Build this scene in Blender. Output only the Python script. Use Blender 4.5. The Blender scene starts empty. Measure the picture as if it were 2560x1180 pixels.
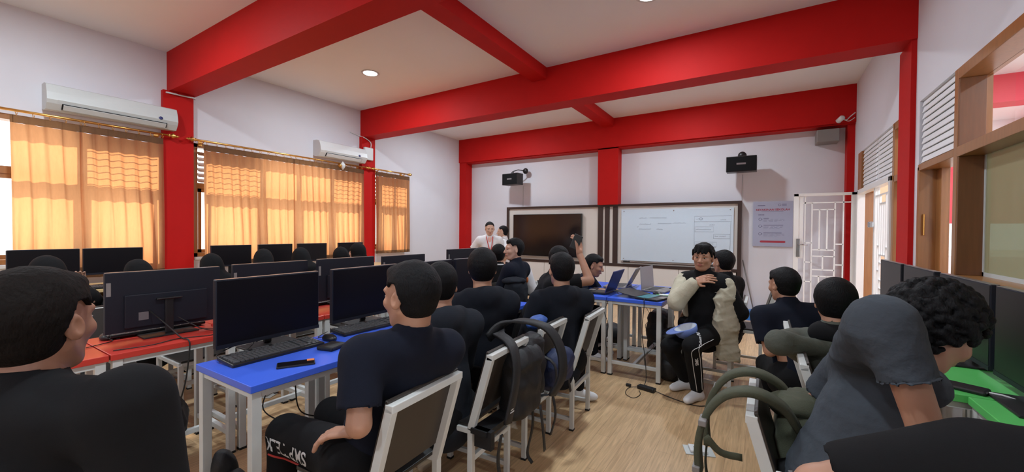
import bpy, bmesh, math, random
import numpy as np
from mathutils import Vector, Matrix

# ------------------------------------------------------------------ camera, world, sun, exposure
scn = bpy.context.scene
COL = scn.collection
CAM_F = 1013.3072            # focal length in pixels of a 2560 wide frame
YAW, PITCH, ROLL = (math.radians(a) for a in (32.0586, -0.7413, 0.4748))
fw = Vector((-math.sin(YAW) * math.cos(PITCH), math.cos(YAW) * math.cos(PITCH), math.sin(PITCH)))
rt0 = Vector((math.cos(YAW), math.sin(YAW), 0)); up0 = rt0.cross(fw)
rt = rt0 * math.cos(ROLL) + up0 * math.sin(ROLL)
up = -rt0 * math.sin(ROLL) + up0 * math.cos(ROLL)
cam_data = bpy.data.cameras.new('camera'); cam = bpy.data.objects.new('camera', cam_data); COL.objects.link(cam)
cam.matrix_world = Matrix(((rt.x, up.x, -fw.x, 0), (rt.y, up.y, -fw.y, 0), (rt.z, up.z, -fw.z, 1.36), (0, 0, 0, 1)))
cam_data.sensor_width = 36; cam_data.sensor_fit = 'HORIZONTAL'; cam_data.lens = CAM_F / 2560 * 36
cam_data.clip_start = 0.02
scn.camera = cam

scn.view_settings.view_transform = 'Standard'; scn.view_settings.look = 'None'
scn.view_settings.gamma = 1; scn.view_settings.use_curve_mapping = False
scn.view_settings.exposure = 0.0

wd = bpy.data.worlds.new('outdoor_sky'); scn.world = wd; wd.use_nodes = True
bgn = wd.node_tree.nodes['Background']; bgn.inputs[0].default_value = (0.86, 0.93, 1.0, 1); bgn.inputs[1].default_value = 3.0

sun_d = bpy.data.lights.new('sun', 'SUN'); sun_d.energy = 5.0; sun_d.color = (1.0, 0.82, 0.62); sun_d.angle = math.radians(1.2)
sun = bpy.data.objects.new('sun', sun_d); COL.objects.link(sun)
sun.rotation_euler = Vector((math.cos(math.radians(38)), 0.12, -math.sin(math.radians(38)))).to_track_quat('-Z', 'Y').to_euler()
LAMP_POWER = 37.0

# ------------------------------------------------------------------ materials
def _nodes(name):
    m = bpy.data.materials.new(name); m.use_nodes = True
    nt = m.node_tree; return m, nt, nt.nodes['Principled BSDF']
def mat(name, col, rough=.5, metal=0., spec=.5, noise=0., nscale=30., bump=0., bscale=80., sheen=0., coat=0., trans=0., emit=None, estr=0., stretch=None, sss=0.):
    m, nt, p = _nodes(name); c = (*col, 1) if len(col) == 3 else col
    p.inputs['Base Color'].default_value = c; p.inputs['Roughness'].default_value = rough
    p.inputs['Metallic'].default_value = metal; p.inputs['Specular IOR Level'].default_value = spec
    if sheen: p.inputs['Sheen Weight'].default_value = sheen; p.inputs['Sheen Roughness'].default_value = .5
    if coat: p.inputs['Coat Weight'].default_value = coat; p.inputs['Coat Roughness'].default_value = .15
    if sss: p.inputs['Subsurface Weight'].default_value = sss; p.inputs['Subsurface Radius'].default_value = (.02, .007, .004); p.inputs['Subsurface Scale'].default_value = .5
    if emit: p.inputs['Emission Color'].default_value = (*emit, 1); p.inputs['Emission Strength'].default_value = estr
    tc = nt.nodes.new('ShaderNodeTexCoord'); src = tc.outputs['Object']
    if stretch:
        mp = nt.nodes.new('ShaderNodeMapping'); mp.inputs['Scale'].default_value = stretch
        nt.links.new(src, mp.inputs[0]); src = mp.outputs[0]
    n = nt.nodes.new('ShaderNodeTexNoise'); n.inputs['Scale'].default_value = nscale; n.inputs['Detail'].default_value = 4
    nt.links.new(src, n.inputs['Vector'])
    mx = nt.nodes.new('ShaderNodeMix'); mx.data_type = 'RGBA'
    k = max(noise, .02)
    mx.inputs[6].default_value = tuple(v * (1 - k) for v in c[:3]) + (1,)
    mx.inputs[7].default_value = tuple(min(1, v * (1 + k)) for v in c[:3]) + (1,)
    nt.links.new(n.outputs[0], mx.inputs[0]); nt.links.new(mx.outputs[2], p.inputs['Base Color'])
    if bump:
        n2 = nt.nodes.new('ShaderNodeTexNoise'); n2.inputs['Scale'].default_value = bscale; n2.inputs['Detail'].default_value = 5
        b = nt.nodes.new('ShaderNodeBump'); b.inputs['Strength'].default_value = bump; b.inputs['Distance'].default_value = .01
        nt.links.new(src, n2.inputs['Vector']); nt.links.new(n2.outputs[0], b.inputs['Height']); nt.links.new(b.outputs[0], p.inputs['Normal'])
    return m

def floor_material():
    m, nt, p = _nodes('oak_laminate')
    tc = nt.nodes.new('ShaderNodeTexCoord'); mp = nt.nodes.new('ShaderNodeMapping'); mp.inputs['Rotation'].default_value = (0, 0, math.radians(90))
    nt.links.new(tc.outputs['Object'], mp.inputs[0])
    br = nt.nodes.new('ShaderNodeTexBrick'); br.offset = .37; br.inputs['Scale'].default_value = 1.0
    br.inputs['Mortar Size'].default_value = .0012; br.inputs['Brick Width'].default_value = 1.1; br.inputs['Row Height'].default_value = .095
    br.inputs['Color1'].default_value = (.67, .455, .255, 1); br.inputs['Color2'].default_value = (.58, .385, .21, 1); br.inputs['Mortar'].default_value = (.33, .21, .12, 1)
    br.inputs['Mortar Smooth'].default_value = .6; br.inputs['Bias'].default_value = -.15
    nt.links.new(mp.outputs[0], br.inputs[0])
    mp2 = nt.nodes.new('ShaderNodeMapping'); mp2.inputs['Scale'].default_value = (26, 1.6, 1)
    nt.links.new(tc.outputs['Object'], mp2.inputs[0])
    n = nt.nodes.new('ShaderNodeTexNoise'); n.inputs['Scale'].default_value = 2.4; n.inputs['Detail'].default_value = 7; n.inputs['Distortion'].default_value = .8
    nt.links.new(mp2.outputs[0], n.inputs[0])
    cr = nt.nodes.new('ShaderNodeValToRGB'); cr.color_ramp.elements[0].position = .35; cr.color_ramp.elements[0].color = (.80, .77, .74, 1)
    cr.color_ramp.elements[1].position = .68; cr.color_ramp.elements[1].color = (1.12, 1.1, 1.08, 1)
    nt.links.new(n.outputs[0], cr.inputs[0])
    mx = nt.nodes.new('ShaderNodeMix'); mx.data_type = 'RGBA'; mx.blend_type = 'MULTIPLY'; mx.inputs[0].default_value = 1
    nt.links.new(br.outputs[0], mx.inputs[6]); nt.links.new(cr.outputs[0], mx.inputs[7]); nt.links.new(mx.outputs[2], p.inputs['Base Color'])
    p.inputs['Roughness'].default_value = .33
    b = nt.nodes.new('ShaderNodeBump'); b.inputs['Strength'].default_value = .08; b.inputs['Distance'].default_value = .004
    nt.links.new(n.outputs[0], b.inputs['Height']); nt.links.new(b.outputs[0], p.inputs['Normal'])
    return m

def cloth_translucent(name, refl, thru, mixf=.62):
    m = bpy.data.materials.new(name); m.use_nodes = True; nt = m.node_tree; nt.nodes.clear()
    o = nt.nodes.new('ShaderNodeOutputMaterial'); d = nt.nodes.new('ShaderNodeBsdfDiffuse'); t = nt.nodes.new('ShaderNodeBsdfTranslucent'); mx = nt.nodes.new('ShaderNodeMixShader')
    tc = nt.nodes.new('ShaderNodeTexCoord'); mp = nt.nodes.new('ShaderNodeMapping'); mp.inputs['Scale'].default_value = (1, 1, .25)
    n = nt.nodes.new('ShaderNodeTexNoise'); n.inputs['Scale'].default_value = 60; n.inputs['Detail'].default_value = 3
    nt.links.new(tc.outputs['Object'], mp.inputs[0]); nt.links.new(mp.outputs[0], n.inputs[0])
    def cm(c, sh):
        q = nt.nodes.new('ShaderNodeMix'); q.data_type = 'RGBA'; q.inputs[6].default_value = (*[v * .86 for v in c], 1); q.inputs[7].default_value = (*c, 1)
        nt.links.new(n.outputs[0], q.inputs[0]); nt.links.new(q.outputs[2], sh.inputs[0])
    cm(refl, d); cm(thru, t)
    mx.inputs[0].default_value = mixf
    nt.links.new(d.outputs[0], mx.inputs[1]); nt.links.new(t.outputs[0], mx.inputs[2]); nt.links.new(mx.outputs[0], o.inputs[0])
    return m

def glass_pane(name, tint=(1, 1, 1), refl=.08, film=None, filmf=0.):
    m = bpy.data.materials.new(name); m.use_nodes = True; nt = m.node_tree; nt.nodes.clear()
    o = nt.nodes.new('ShaderNodeOutputMaterial'); t = nt.nodes.new('ShaderNodeBsdfTransparent'); g = nt.nodes.new('ShaderNodeBsdfGlossy')
    t.inputs[0].default_value = (*tint, 1); g.inputs['Roughness'].default_value = .03; g.inputs[0].default_value = (.9, .95, .93, 1)
    mx = nt.nodes.new('ShaderNodeMixShader'); fr = nt.nodes.new('ShaderNodeFresnel'); fr.inputs[0].default_value = 1.45
    ad = nt.nodes.new('ShaderNodeMath'); ad.operation = 'ADD'; ad.inputs[1].default_value = refl * .3; ad.use_clamp = True
    gm = nt.nodes.new('ShaderNodeNewGeometry'); iv = nt.nodes.new('ShaderNodeMath'); iv.operation = 'SUBTRACT'; iv.inputs[0].default_value = 1; ml = nt.nodes.new('ShaderNodeMath'); ml.operation = 'MULTIPLY'
    nt.links.new(gm.outputs['Backfacing'], iv.inputs[1]); nt.links.new(fr.outputs[0], ad.inputs[0]); nt.links.new(ad.outputs[0], ml.inputs[0]); nt.links.new(iv.outputs[0], ml.inputs[1]); nt.links.new(ml.outputs[0], mx.inputs[0])
    nt.links.new(t.outputs[0], mx.inputs[1]); nt.links.new(g.outputs[0], mx.inputs[2]); last = mx.outputs[0]
    if film:
        d = nt.nodes.new('ShaderNodeBsdfDiffuse'); d.inputs[0].default_value = (*film, 1)
        tr = nt.nodes.new('ShaderNodeBsdfTranslucent'); tr.inputs[0].default_value = (*film, 1)
        m1 = nt.nodes.new('ShaderNodeMixShader'); m1.inputs[0].default_value = .5
        nt.links.new(d.outputs[0], m1.inputs[1]); nt.links.new(tr.outputs[0], m1.inputs[2])
        m2 = nt.nodes.new('ShaderNodeMixShader'); m2.inputs[0].default_value = filmf
        nt.links.new(last, m2.inputs[1]); nt.links.new(m1.outputs[0], m2.inputs[2]); last = m2.outputs[0]
    nt.links.new(last, o.inputs[0]); return m

M = dict(
    wall=mat('wall_white_paint', (.74, .735, .79), .6, bump=.06, bscale=220, noise=.03, nscale=3),
    ceil=mat('ceiling_white_paint', (.88, .87, .88), .7, bump=.05, bscale=200, noise=.02, nscale=2),
    red=mat('red_paint', (.52, .010, .009), .6, spec=.15, bump=.08, bscale=250, noise=.08, nscale=4),
    floor=floor_material(),
    blue=mat('blue_laminate', (.06, .15, .80), .28, noise=.03, nscale=10),
    redtop=mat('red_laminate', (.62, .05, .035), .28, noise=.03, nscale=10),
    green=mat('green_laminate', (.12, .60, .14), .3, noise=.03, nscale=10),
    yellow=mat('yellow_laminate', (.74, .56, .28), .35, noise=.05, nscale=8),
    steel=mat('white_painted_steel', (.66, .67, .65), .38, noise=.06, nscale=14, bump=.05, bscale=60),
    rubber=mat('black_rubber', (.015, .015, .015), .7),
    board=mat('dark_brown_board', (.035, .027, .022), .45, noise=.12, nscale=25, stretch=(1, 6, 1)),
    seatblk=mat('black_seat_board', (.018, .016, .015), .35, noise=.1, nscale=10),
    wood=mat('window_teak', (.36, .155, .050), .35, noise=.22, nscale=7, stretch=(8, 8, .7), coat=.2),
    woodd=mat('dark_teak', (.20, .078, .028), .35, noise=.22, nscale=7, stretch=(8, 8, .7), coat=.2),
    plast=mat('black_plastic', (.012, .012, .013), .38, noise=.05, bump=.03, bscale=300),
    monback=mat('navy_black_plastic', (.013, .014, .022), .5, spec=.25, noise=.06, nscale=40, bump=.04, bscale=400),
    screen=mat('dark_lcd_glass', (.006, .005, .007), .16, spec=.4),
    scrmat=mat('matte_lcd', (.006, .005, .007), .35, spec=.2),
    bezel=mat('silver_bezel', (.30, .29, .29), .3, metal=.6),
    keycap=mat('grey_keycaps', (.075, .075, .078), .45, noise=.1, nscale=200),
    keycapw=mat('pale_keycaps', (.55, .52, .50), .45, noise=.08, nscale=200),
    white=mat('white_plastic', (.72, .73, .73), .35, noise=.02),
    offw=mat('offwhite_plastic', (.60, .63, .62), .4, noise=.02),
    brass=mat('brass', (.75, .42, .12), .28, metal=1, noise=.1, nscale=60),
    chrome=mat('satin_chrome', (.45, .46, .47), .25, metal=.9),
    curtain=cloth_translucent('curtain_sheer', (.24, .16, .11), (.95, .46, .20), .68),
    edge_shade=cloth_translucent('curtain_shaded_edges', (.15, .095, .06), (.42, .20, .08), .4),  # darker cloth: shade along the hem and top is put into the colour
    glass=glass_pane('clear_glass'), greeng=glass_pane('green_glass', (.86, .95, .88), .12, (.34, .315, .20), .80),
    mirror=mat('media_wall_white', (.66, .62, .58), .45, noise=.02),
    wpanel=mat('white_panelling', (.68, .65, .62), .5, noise=.02),
    brown=mat('dark_brown_laminate', (.040, .022, .018), .4, noise=.12, nscale=14, stretch=(1, 1, .3)),
    wb=mat('whiteboard', (.60, .71, .82), .18, noise=.01), ink=mat('grey_ink', (.22, .24, .30), .6),
    poster=mat('poster_lilac', (.42, .44, .58), .35, noise=.03, nscale=6), pink=mat('poster_red', (.42, .05, .08), .5), inkp=mat('poster_ink', (.13, .12, .22), .6),
    skin=mat('skin_tan', (.46, .235, .150), .5, noise=.08, nscale=25, sss=.08, bump=.03, bscale=150),
    skinl=mat('skin_light', (.60, .36, .26), .5, noise=.08, nscale=25, sss=.08),
    skind=mat('skin_deep', (.33, .155, .095), .5, noise=.08, nscale=25, sss=.08, bump=.03, bscale=150),
    lip=mat('lips', (.42, .13, .11), .45), eyew=mat('eye_white', (.45, .42, .40), .3), eyeb=mat('eye_dark', (.02, .012, .01), .1),
    hair=mat('black_hair', (.0045, .0042, .005), .62, spec=.18, noise=.35, nscale=120, bump=.5, bscale=170, stretch=(1, 1, .35)),
    hairb=mat('brown_black_hair', (.0085, .006, .005), .7, spec=.12, noise=.4, nscale=90, bump=.6, bscale=130, stretch=(1, 1, .4)),
    navy=mat('navy_black_cotton', (.0055, .0075, .017), .9, spec=.25, noise=.12, nscale=60, bump=.12, bscale=500),
    black=mat('black_cotton', (.0055, .0055, .0065), .9, spec=.25, noise=.15, nscale=60, bump=.12, bscale=500),
    hoodie=mat('charcoal_fleece', (.008, .010, .016), .9, spec=.25, noise=.12, nscale=60, bump=.2, bscale=380), hoodieg=mat('dark_grey_fleece', (.014, .017, .024), .9, spec=.25, noise=.12, nscale=60, bump=.2, bscale=380),
    slate=mat('slate_cotton', (.052, .061, .074), .9, spec=.25, noise=.45, nscale=7, bump=.35, bscale=45),
    olive=mat('olive_canvas', (.066, .070, .042), .8, noise=.2, nscale=30, bump=.2, bscale=260),
    olived=mat('dark_olive_canvas', (.026, .028, .018), .8, noise=.2, nscale=30, bump=.2, bscale=260),
    olivej=mat('grey_olive_jacket', (.075, .080, .062), .8, noise=.18, nscale=16, bump=.3, bscale=70),
    beige=mat('beige_jacket', (.50, .46, .35), .85, noise=.08, nscale=20, bump=.25, bscale=70),
    whitec=mat('white_cotton', (.74, .73, .74), .85, noise=.04, bump=.15, bscale=90),
    whitp=mat('white_print', (.70, .70, .70), .7), redc=mat('red_cord', (.55, .04, .03), .6), orange=mat('orange_print', (.75, .20, .05), .6),
    capblue=mat('pale_blue_cap', (.15, .22, .52), .8, noise=.06, bump=.2, bscale=300), capin=mat('cap_lining', (.50, .54, .60), .85, noise=.1, nscale=60),
    bagblk=mat('black_nylon', (.010, .010, .012), .6, noise=.15, nscale=30, bump=.2, bscale=200),
    bagblu=mat('navy_nylon', (.014, .024, .075), .6, noise=.15, nscale=20, bump=.2, bscale=160),
    purple=mat('purple_plastic', (.22, .03, .32), .4), pcb=mat('teal_sticker_skin', (.03, .22, .27), .3, noise=.8, nscale=90),
    cable=mat('black_cable', (.010, .010, .010), .5), silver=mat('silver_lid', (.33, .33, .35), .35, metal=.5),
    steelb=mat('lid_blue_reflection', (.050, .062, .20), .3, metal=.2), dustb=mat('blue_bin_plastic', (.03, .18, .55), .4), bristle=mat('orange_bristle', (.85, .32, .05), .7, noise=.3, nscale=120),  # steelb: the desk's blue reflection is put into the lid colour
    gatew=mat('gloss_white_steel', (.88, .88, .87), .3, noise=.02), slat=mat('pale_blind', (.84, .84, .86), .5, noise=.03), greyp=mat('grey_box', (.23, .21, .20), .55), outw=mat('corridor_paint', (.86, .85, .88), .7),
    red2=mat('corridor_red', (.70, .07, .10), .55), tile=mat('corridor_tile', (.55, .50, .45), .3, noise=.06), lampglow=mat('lamp_diffuser', (.9, .9, .9), .4, emit=(.93, .97, 1.0), estr=9),
    corrw=mat('corridor_beige', (.58, .38, .24), .7),
)

# ------------------------------------------------------------------ mesh helpers
class MB:
    """collects simple solids and links them as ONE mesh object"""
    def __init__(s): s.v = []; s.f = []; s.mi = []; s.cur = 0; s.sm = []
    def _add(s, vs, fs, smooth=False):
        n = len(s.v); s.v += [tuple(v) for v in vs]; s.f += [tuple(i + n for i in f) for f in fs]
        s.mi += [s.cur] * len(fs); s.sm += [smooth] * len(fs); return s
    def box(s, x0, x1, y0, y1, z0, z1, T=None, bev=0.):
        if bev and min(x1 - x0, y1 - y0, z1 - z0) > 2.2 * bev:
            bm = bmesh.new(); bmesh.ops.create_cube(bm, size=1)
            for v in bm.verts: v.co = Vector((x0 + (v.co.x + .5) * (x1 - x0), y0 + (v.co.y + .5) * (y1 - y0), z0 + (v.co.z + .5) * (z1 - z0)))
            bmesh.ops.bevel(bm, geom=list(bm.edges), offset=bev, segments=2, affect='EDGES', profile=.5)
            bm.verts.index_update(); vs = [v.co.copy() for v in bm.verts]; fs = [[v.index for v in f.verts] for f in bm.faces]; bm.free()
        else:
            vs = [Vector((x, y, z)) for z in (z0, z1) for y in (y0, y1) for x in (x0, x1)]
            fs = [(0, 2, 3, 1), (4, 5, 7, 6), (0, 1, 5, 4), (2, 6, 7, 3), (0, 4, 6, 2), (1, 3, 7, 5)]
        if T is not None: vs = [T @ v for v in vs]
        return s._add(vs, fs)
    def bar(s, a, b, w, h=None, bev=.003, upv=(0, 0, 1), over=0.):
        a = Vector(a); b = Vector(b); h = h or w; d = (b - a); L = d.length; d.normalize()
        u = Vector(upv); 
        if abs(d.dot(u)) > .98: u = Vector((1, 0, 0))
        x = d.cross(u).normalized(); z = x.cross(d)
        T = Matrix(((x.x, d.x, z.x, a.x), (x.y, d.y, z.y, a.y), (x.z, d.z, z.z, a.z), (0, 0, 0, 1)))
        return s.box(-w / 2, w / 2, -over, L + over, -h / 2, h / 2, T, bev)
    def tube(s, pts, r, n=8, cap=True):
        P = [Vector(p) for p in pts]; R = r if isinstance(r, (list, tuple)) else [r] * len(P); vs = []; fs = []
        u = None
        for i, p in enumerate(P):
            d = (P[min(i + 1, len(P) - 1)] - P[max(i - 1, 0)]).normalized()
            if u is None: u = d.orthogonal().normalized()
            u = (u - d * u.dot(d)); u = u.normalized() if u.length > 1e-6 else d.orthogonal().normalized(); w = d.cross(u)
            for k in range(n): a = 2 * math.pi * k / n; vs.append(p + (u * math.cos(a) + w * math.sin(a)) * R[i])
        for i in range(len(P) - 1):
            for k in range(n): fs.append((i * n + k, i * n + (k + 1) % n, (i + 1) * n + (k + 1) % n, (i + 1) * n + k))
        if cap: fs.append(tuple(range(n))[::-1]); fs.append(tuple((len(P) - 1) * n + k for k in range(n)))
        return s._add(vs, fs, True)
    def ribbon(s, pts, w, t, side):
        """flat strap along pts, width w along the vector side, thickness t"""
        P = [Vector(p) for p in pts]; vs = []; fs = []; sd = Vector(side).normalized()
        for i, p in enumerate(P):
            d = (P[min(i + 1, len(P) - 1)] - P[max(i - 1, 0)]).normalized(); s2 = (sd - d * sd.dot(d)).normalized(); nn = d.cross(s2)
            for a, b in ((-1, -.5), (-.92, -1), (.92, -1), (1, -.5), (1, .5), (.92, 1), (-.92, 1), (-1, .5)): vs.append(p + s2 * (a * w / 2) + nn * (b * t / 2))
        n = 8
        for i in range(len(P) - 1):
            for k in range(n): fs.append((i * n + k, i * n + (k + 1) % n, (i + 1) * n + (k + 1) % n, (i + 1) * n + k))
        fs.append(tuple(range(n))[::-1]); fs.append(tuple((len(P) - 1) * n + k for k in range(n)))
        return s._add(vs, fs, True)
    def lathe(s, prof, T=None, n=24):
        vs = []; fs = []
        for r, z in prof:
            for k in range(n): a = 2 * math.pi * k / n; v = Vector((r * math.cos(a), r * math.sin(a), z)); vs.append(T @ v if T is not None else v)
        for i in range(len(prof) - 1):
            for k in range(n): fs.append((i * n + k, i * n + (k + 1) % n, (i + 1) * n + (k + 1) % n, (i + 1) * n + k))
        fs.append(tuple(range(n))[::-1]); fs.append(tuple((len(prof) - 1) * n + k for k in range(n)))
        return s._add(vs, fs, True)
    def ball(s, c, r, n=14, T=None):
        r = r if isinstance(r, (tuple, list)) else (r, r, r); c = Vector(c); vs = []; fs = []
        for i in range(n + 1):
            th = math.pi * i / n
            for k in range(2 * n): ph = math.pi * k / n; v = Vector((r[0] * math.sin(th) * math.cos(ph), r[1] * math.sin(th) * math.sin(ph), r[2] * math.cos(th))); vs.append((T @ v if T is not None else v) + c)
        for i in range(n):
            for k in range(2 * n): fs.append((i * 2 * n + k, (i + 1) * 2 * n + k, (i + 1) * 2 * n + (k + 1) % (2 * n), i * 2 * n + (k + 1) % (2 * n)))
        return s._add(vs, fs, True)
    def prism(s, poly, ax, a0, a1, T=None):
        """extrude polygon (2D) along axis ax between a0 and a1"""
        n = len(poly); vs = []
        for a in (a0, a1):
            for p, q in poly: vs.append(Vector({'x': (a, p, q), 'y': (p, a, q), 'z': (p, q, a)}[ax]))
        if T is not None: vs = [T @ v for v in vs]
        fs = [tuple(range(n))[::-1], tuple(range(n, 2 * n))] + [(k, (k + 1) % n, n + (k + 1) % n, n + k) for k in range(n)]
        return s._add(vs, fs)
    def build(s, name, mats, parent=None, loc=None, rot=None):
        me = bpy.data.meshes.new(name); me.from_pydata(s.v, [], s.f)
        me.polygons.foreach_set('material_index', s.mi); me.polygons.foreach_set('use_smooth', s.sm)
        bm = bmesh.new(); bm.from_mesh(me); bmesh.ops.recalc_face_normals(bm, faces=list(bm.faces)); bm.to_mesh(me); bm.free()
        return link_mesh(me, name, mats, parent, loc, rot)
def link_mesh(me, name, mats, parent=None, loc=None, rot=None):
    o = bpy.data.objects.new(name, me)
    for m in (mats if isinstance(mats, (list, tuple)) else [mats]): me.materials.append(M[m] if isinstance(m, str) else m)
    COL.objects.link(o)
    if parent: o.parent = parent
    if loc: o.location = loc
    if rot: o.rotation_euler = rot
    return o
def empty(name, loc=(0, 0, 0), rz=0.):
    o = bpy.data.objects.new(name, None); o.empty_display_size = .1; COL.objects.link(o); o.location = loc; o.rotation_euler = (0, 0, rz); return o
def tag(o, label, cat, group=None, kind=None):
    o['label'] = label; o['category'] = cat
    if group: o['group'] = group
    if kind: o['kind'] = kind
    return o
def struct(o, label=None):
    o['kind'] = 'structure'
    if label: o['label'] = label
    return o
def copy_tree(o, parent=None):
    c = o.copy(); COL.objects.link(c); c.parent = parent
    for ch in list(o.children): copy_tree(ch, c)
    return c
def dup(o, loc, rz=0., label=None):
    c = copy_tree(o); c.location = loc; c.rotation_euler = (0, 0, rz)
    if label: c['label'] = label
    return c
def text_mesh(s, size, ext=.0006, align='LEFT', bold=0.):
    cu = bpy.data.curves.new('lettering', 'FONT'); cu.body = s; cu.size = size; cu.extrude = ext; cu.align_x = align; cu.align_y = 'CENTER'; cu.offset = bold; cu.resolution_u = 3
    t = bpy.data.objects.new('lettering', cu); COL.objects.link(t); bpy.context.view_layer.update()
    me = bpy.data.meshes.new_from_object(t.evaluated_get(bpy.context.evaluated_depsgraph_get()))
    bpy.data.objects.remove(t); bpy.data.curves.remove(cu); return me
def place_text(s, size, origin, xdir, ydir, m, parent, name='lettering', align='LEFT', bold=0.):
    me = text_mesh(s, size, align=align, bold=bold); x = Vector(xdir).normalized(); y = Vector(ydir).normalized(); z = x.cross(y); o = Vector(origin)
    for v in me.vertices: v.co = o + x * v.co.x + y * v.co.y + z * v.co.z
    me.materials.clear(); return link_mesh(me, name, m, parent)
def arc_pts(pts, n=24):
    """Catmull-Rom through pts"""
    P = [Vector(p) for p in pts]; P = [P[0] * 2 - P[1]] + P + [P[-1] * 2 - P[-2]]; out = []
    seg = len(P) - 3; k = max(2, n // seg)
    for i in range(seg):
        a, b, c, d = P[i:i + 4]
        for j in range(k): t = j / k; out.append(.5 * ((2 * b) + (c - a) * t + (2 * a - 5 * b + 4 * c - d) * t * t + (3 * b - a - 3 * c + d) * t ** 3))
    out.append(P[-2]); return out
# ------------------------------------------------------------------ the room shell
XL, XR, YF, ZC, YB = -6.04, 1.04, 7.55, 3.44, -3.2
B1, B2, B3 = (1.91, 2.175), (4.616, 4.895), (7.30, 7.56)
ZB, ZB3 = 2.975, 2.915
struct(MB().box(XL - .2, XR + 2.6, YB - .2, 9.0, -.12, 0).build('floor', 'floor'))
struct(MB().box(XL - .2, XR + .14, YB - .2, YF + .2, ZC, ZC + .12).build('ceiling', 'ceil'))
struct(MB().box(XL - .2, XR + .12, YF, YF + .18, 0, ZC).build('wall_front', 'wall'))
struct(MB().box(XL - .2, XR + .12, YB - .18, YB, 0, ZC).build('wall_back', 'wall'))
WZ0, WZ1 = 1.0, 2.42
WINS = [(-.75, 1.83), (2.17, 4.58), (4.90, 5.62)]
w = MB(); w.box(XL - .16, XL, YB, YF, 0, WZ0); w.box(XL - .16, XL, YB, YF, WZ1, ZC)
e = [YB] + [a for p in WINS for a in p] + [YF]
for i in range(0, len(e), 2): w.box(XL - .16, XL, e[i], e[i + 1], WZ0, WZ1)
struct(w.build('wall_left', 'wall'))
# right wall: white header, piers and a low white part, openings framed in teak
w = MB(); w.box(XR, XR + .12, YB, YF, 2.43, ZC); w.box(XR, XR + .12, YB, 3.78, 0, 1.02); w.box(XR, XR + .12, 3.78, 4.62, 0, 1.0)
w.box(XR, XR + .12, 4.53, 5.0, 0, 2.43); w.box(XR, XR + .12, 7.08, YF, 0, 2.43)
struct(w.build('wall_right', 'wall'))
tn = [0]
def trim(b, m, label):
    tn[0] += 1; return struct(b.build('trim_%d' % tn[0], m), label)
trim(MB().box(XL, XR, *B1, ZB, ZC + .02), 'red', 'red painted cross beam nearest the camera')
trim(MB().box(XL, XR, *B2, ZB, ZC + .02), 'red', 'red painted cross beam in the middle of the room')
trim(MB().box(XL, XR, *B3, ZB3, ZC + .02).box(XL, XR, 7.34, YF, ZB3 - .02, ZB3), 'red', 'red painted beam along the front wall')
trim(MB().box(XL, XR, -.95, -.69, ZB, ZC + .02), 'red', 'red cross beam behind the camera')
b = MB()
for y0, y1 in ((YB, -.95), (-.69, B1[0]), (B1[1], B2[0]), (B2[1], B3[0])): b.box(-2.595, -2.39, y0, y1, 3.294, ZC + .01)
trim(b, 'red', 'shallow red beam running lengthwise along the ceiling')
trim(MB().box(XL, XL + .07, 1.855, 2.15, 0, ZB), 'red', 'red column between the first two windows')
trim(MB().box(XL, XL + .07, 4.595, 4.875, 0, ZB), 'red', 'red column between the second and third windows')
trim(MB().box(XL, XL + .19, 7.33, YF, 0, ZB3), 'red', 'red corner column at the front left')
trim(MB().box(-2.70, -2.315, 7.34, YF, 1.86, ZB3), 'red', 'red column above the media wall')
trim(MB().box(.955, XR, 7.36, YF, 0, ZB3), 'red', 'red corner column at the front right behind the open door')
trim(MB().box(XR - .035, XR + .1, 4.63, 4.98, 0, ZB), 'red', 'red column in the right hand wall')

# left windows: teak frames, louvres in the outer transoms, clear panes
def window_left(n, y0, y1, mull, louv):
    root = struct(empty('window_%d' % n, (0, 0, 0)), 'teak framed window behind the curtains')
    x0, x1 = XL - .13, XL - .07; f = MB(); F = .05; zt = 1.90
    f.box(x0 - .02, XL - .01, y0, y1, WZ0, WZ0 + F, bev=.004); f.box(x0 - .02, XL - .01, y0, y1, WZ1 - F, WZ1, bev=.004)
    for y in [y0, y1 - F] : f.box(x0 - .02, XL - .01, y, y + F, WZ0, WZ1, bev=.004)
    f.box(x0, x1, y0, y1, zt - .035, zt + .035)
    for y in mull: f.box(x0, x1, y - .03, y + .03, WZ0, WZ1)
    ed = [y0 + F] + list(mull) + [y1 - F]
    for a, c in zip(ed[:-1], ed[1:]):
        a += .03; c -= .03
        for q in ((a, a + .035), (c - .035, c)): f.box(x0 + .01, x1 - .01, *q, WZ0 + F, zt - .035)
        f.box(x0 + .01, x1 - .01, a, c, WZ0 + F, WZ0 + F + .04); f.box(x0 + .01, x1 - .01, a, c, zt - .08, zt - .035)
    f.build('window_frame', 'wood', root)
    g = MB()
    for i, (a, c) in enumerate(zip(ed[:-1], ed[1:])):
        g.box(x0 + .028, x0 + .032, a + .05, c - .05, WZ0 + .06, zt - .05)
        if i not in louv: g.box(x0 + .028, x0 + .032, a + .02, c - .02, zt + .03, WZ1 - F)
        else:
            l = MB(); k = 0
            while zt + .07 + k * .068 < WZ1 - F - .02:
                z = zt + .07 + k * .068; k += 1
                T = Matrix.Translation((x0 + .03, 0, z)) @ Matrix.Rotation(math.radians(38), 4, 'Y')
                l.box(-.038, .038, a + .03, c - .03, -.004, .004, T)
            l.build('louvre', 'wood', root)
    g.build('pane', 'glass', root)
window_left(1, *WINS[0], (-.05, .45, 1.15), (3,)); window_left(2, *WINS[1], (2.90, 3.41, 3.97), (0, 3)); window_left(3, *WINS[2], (5.26,), (0, 1))
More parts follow.
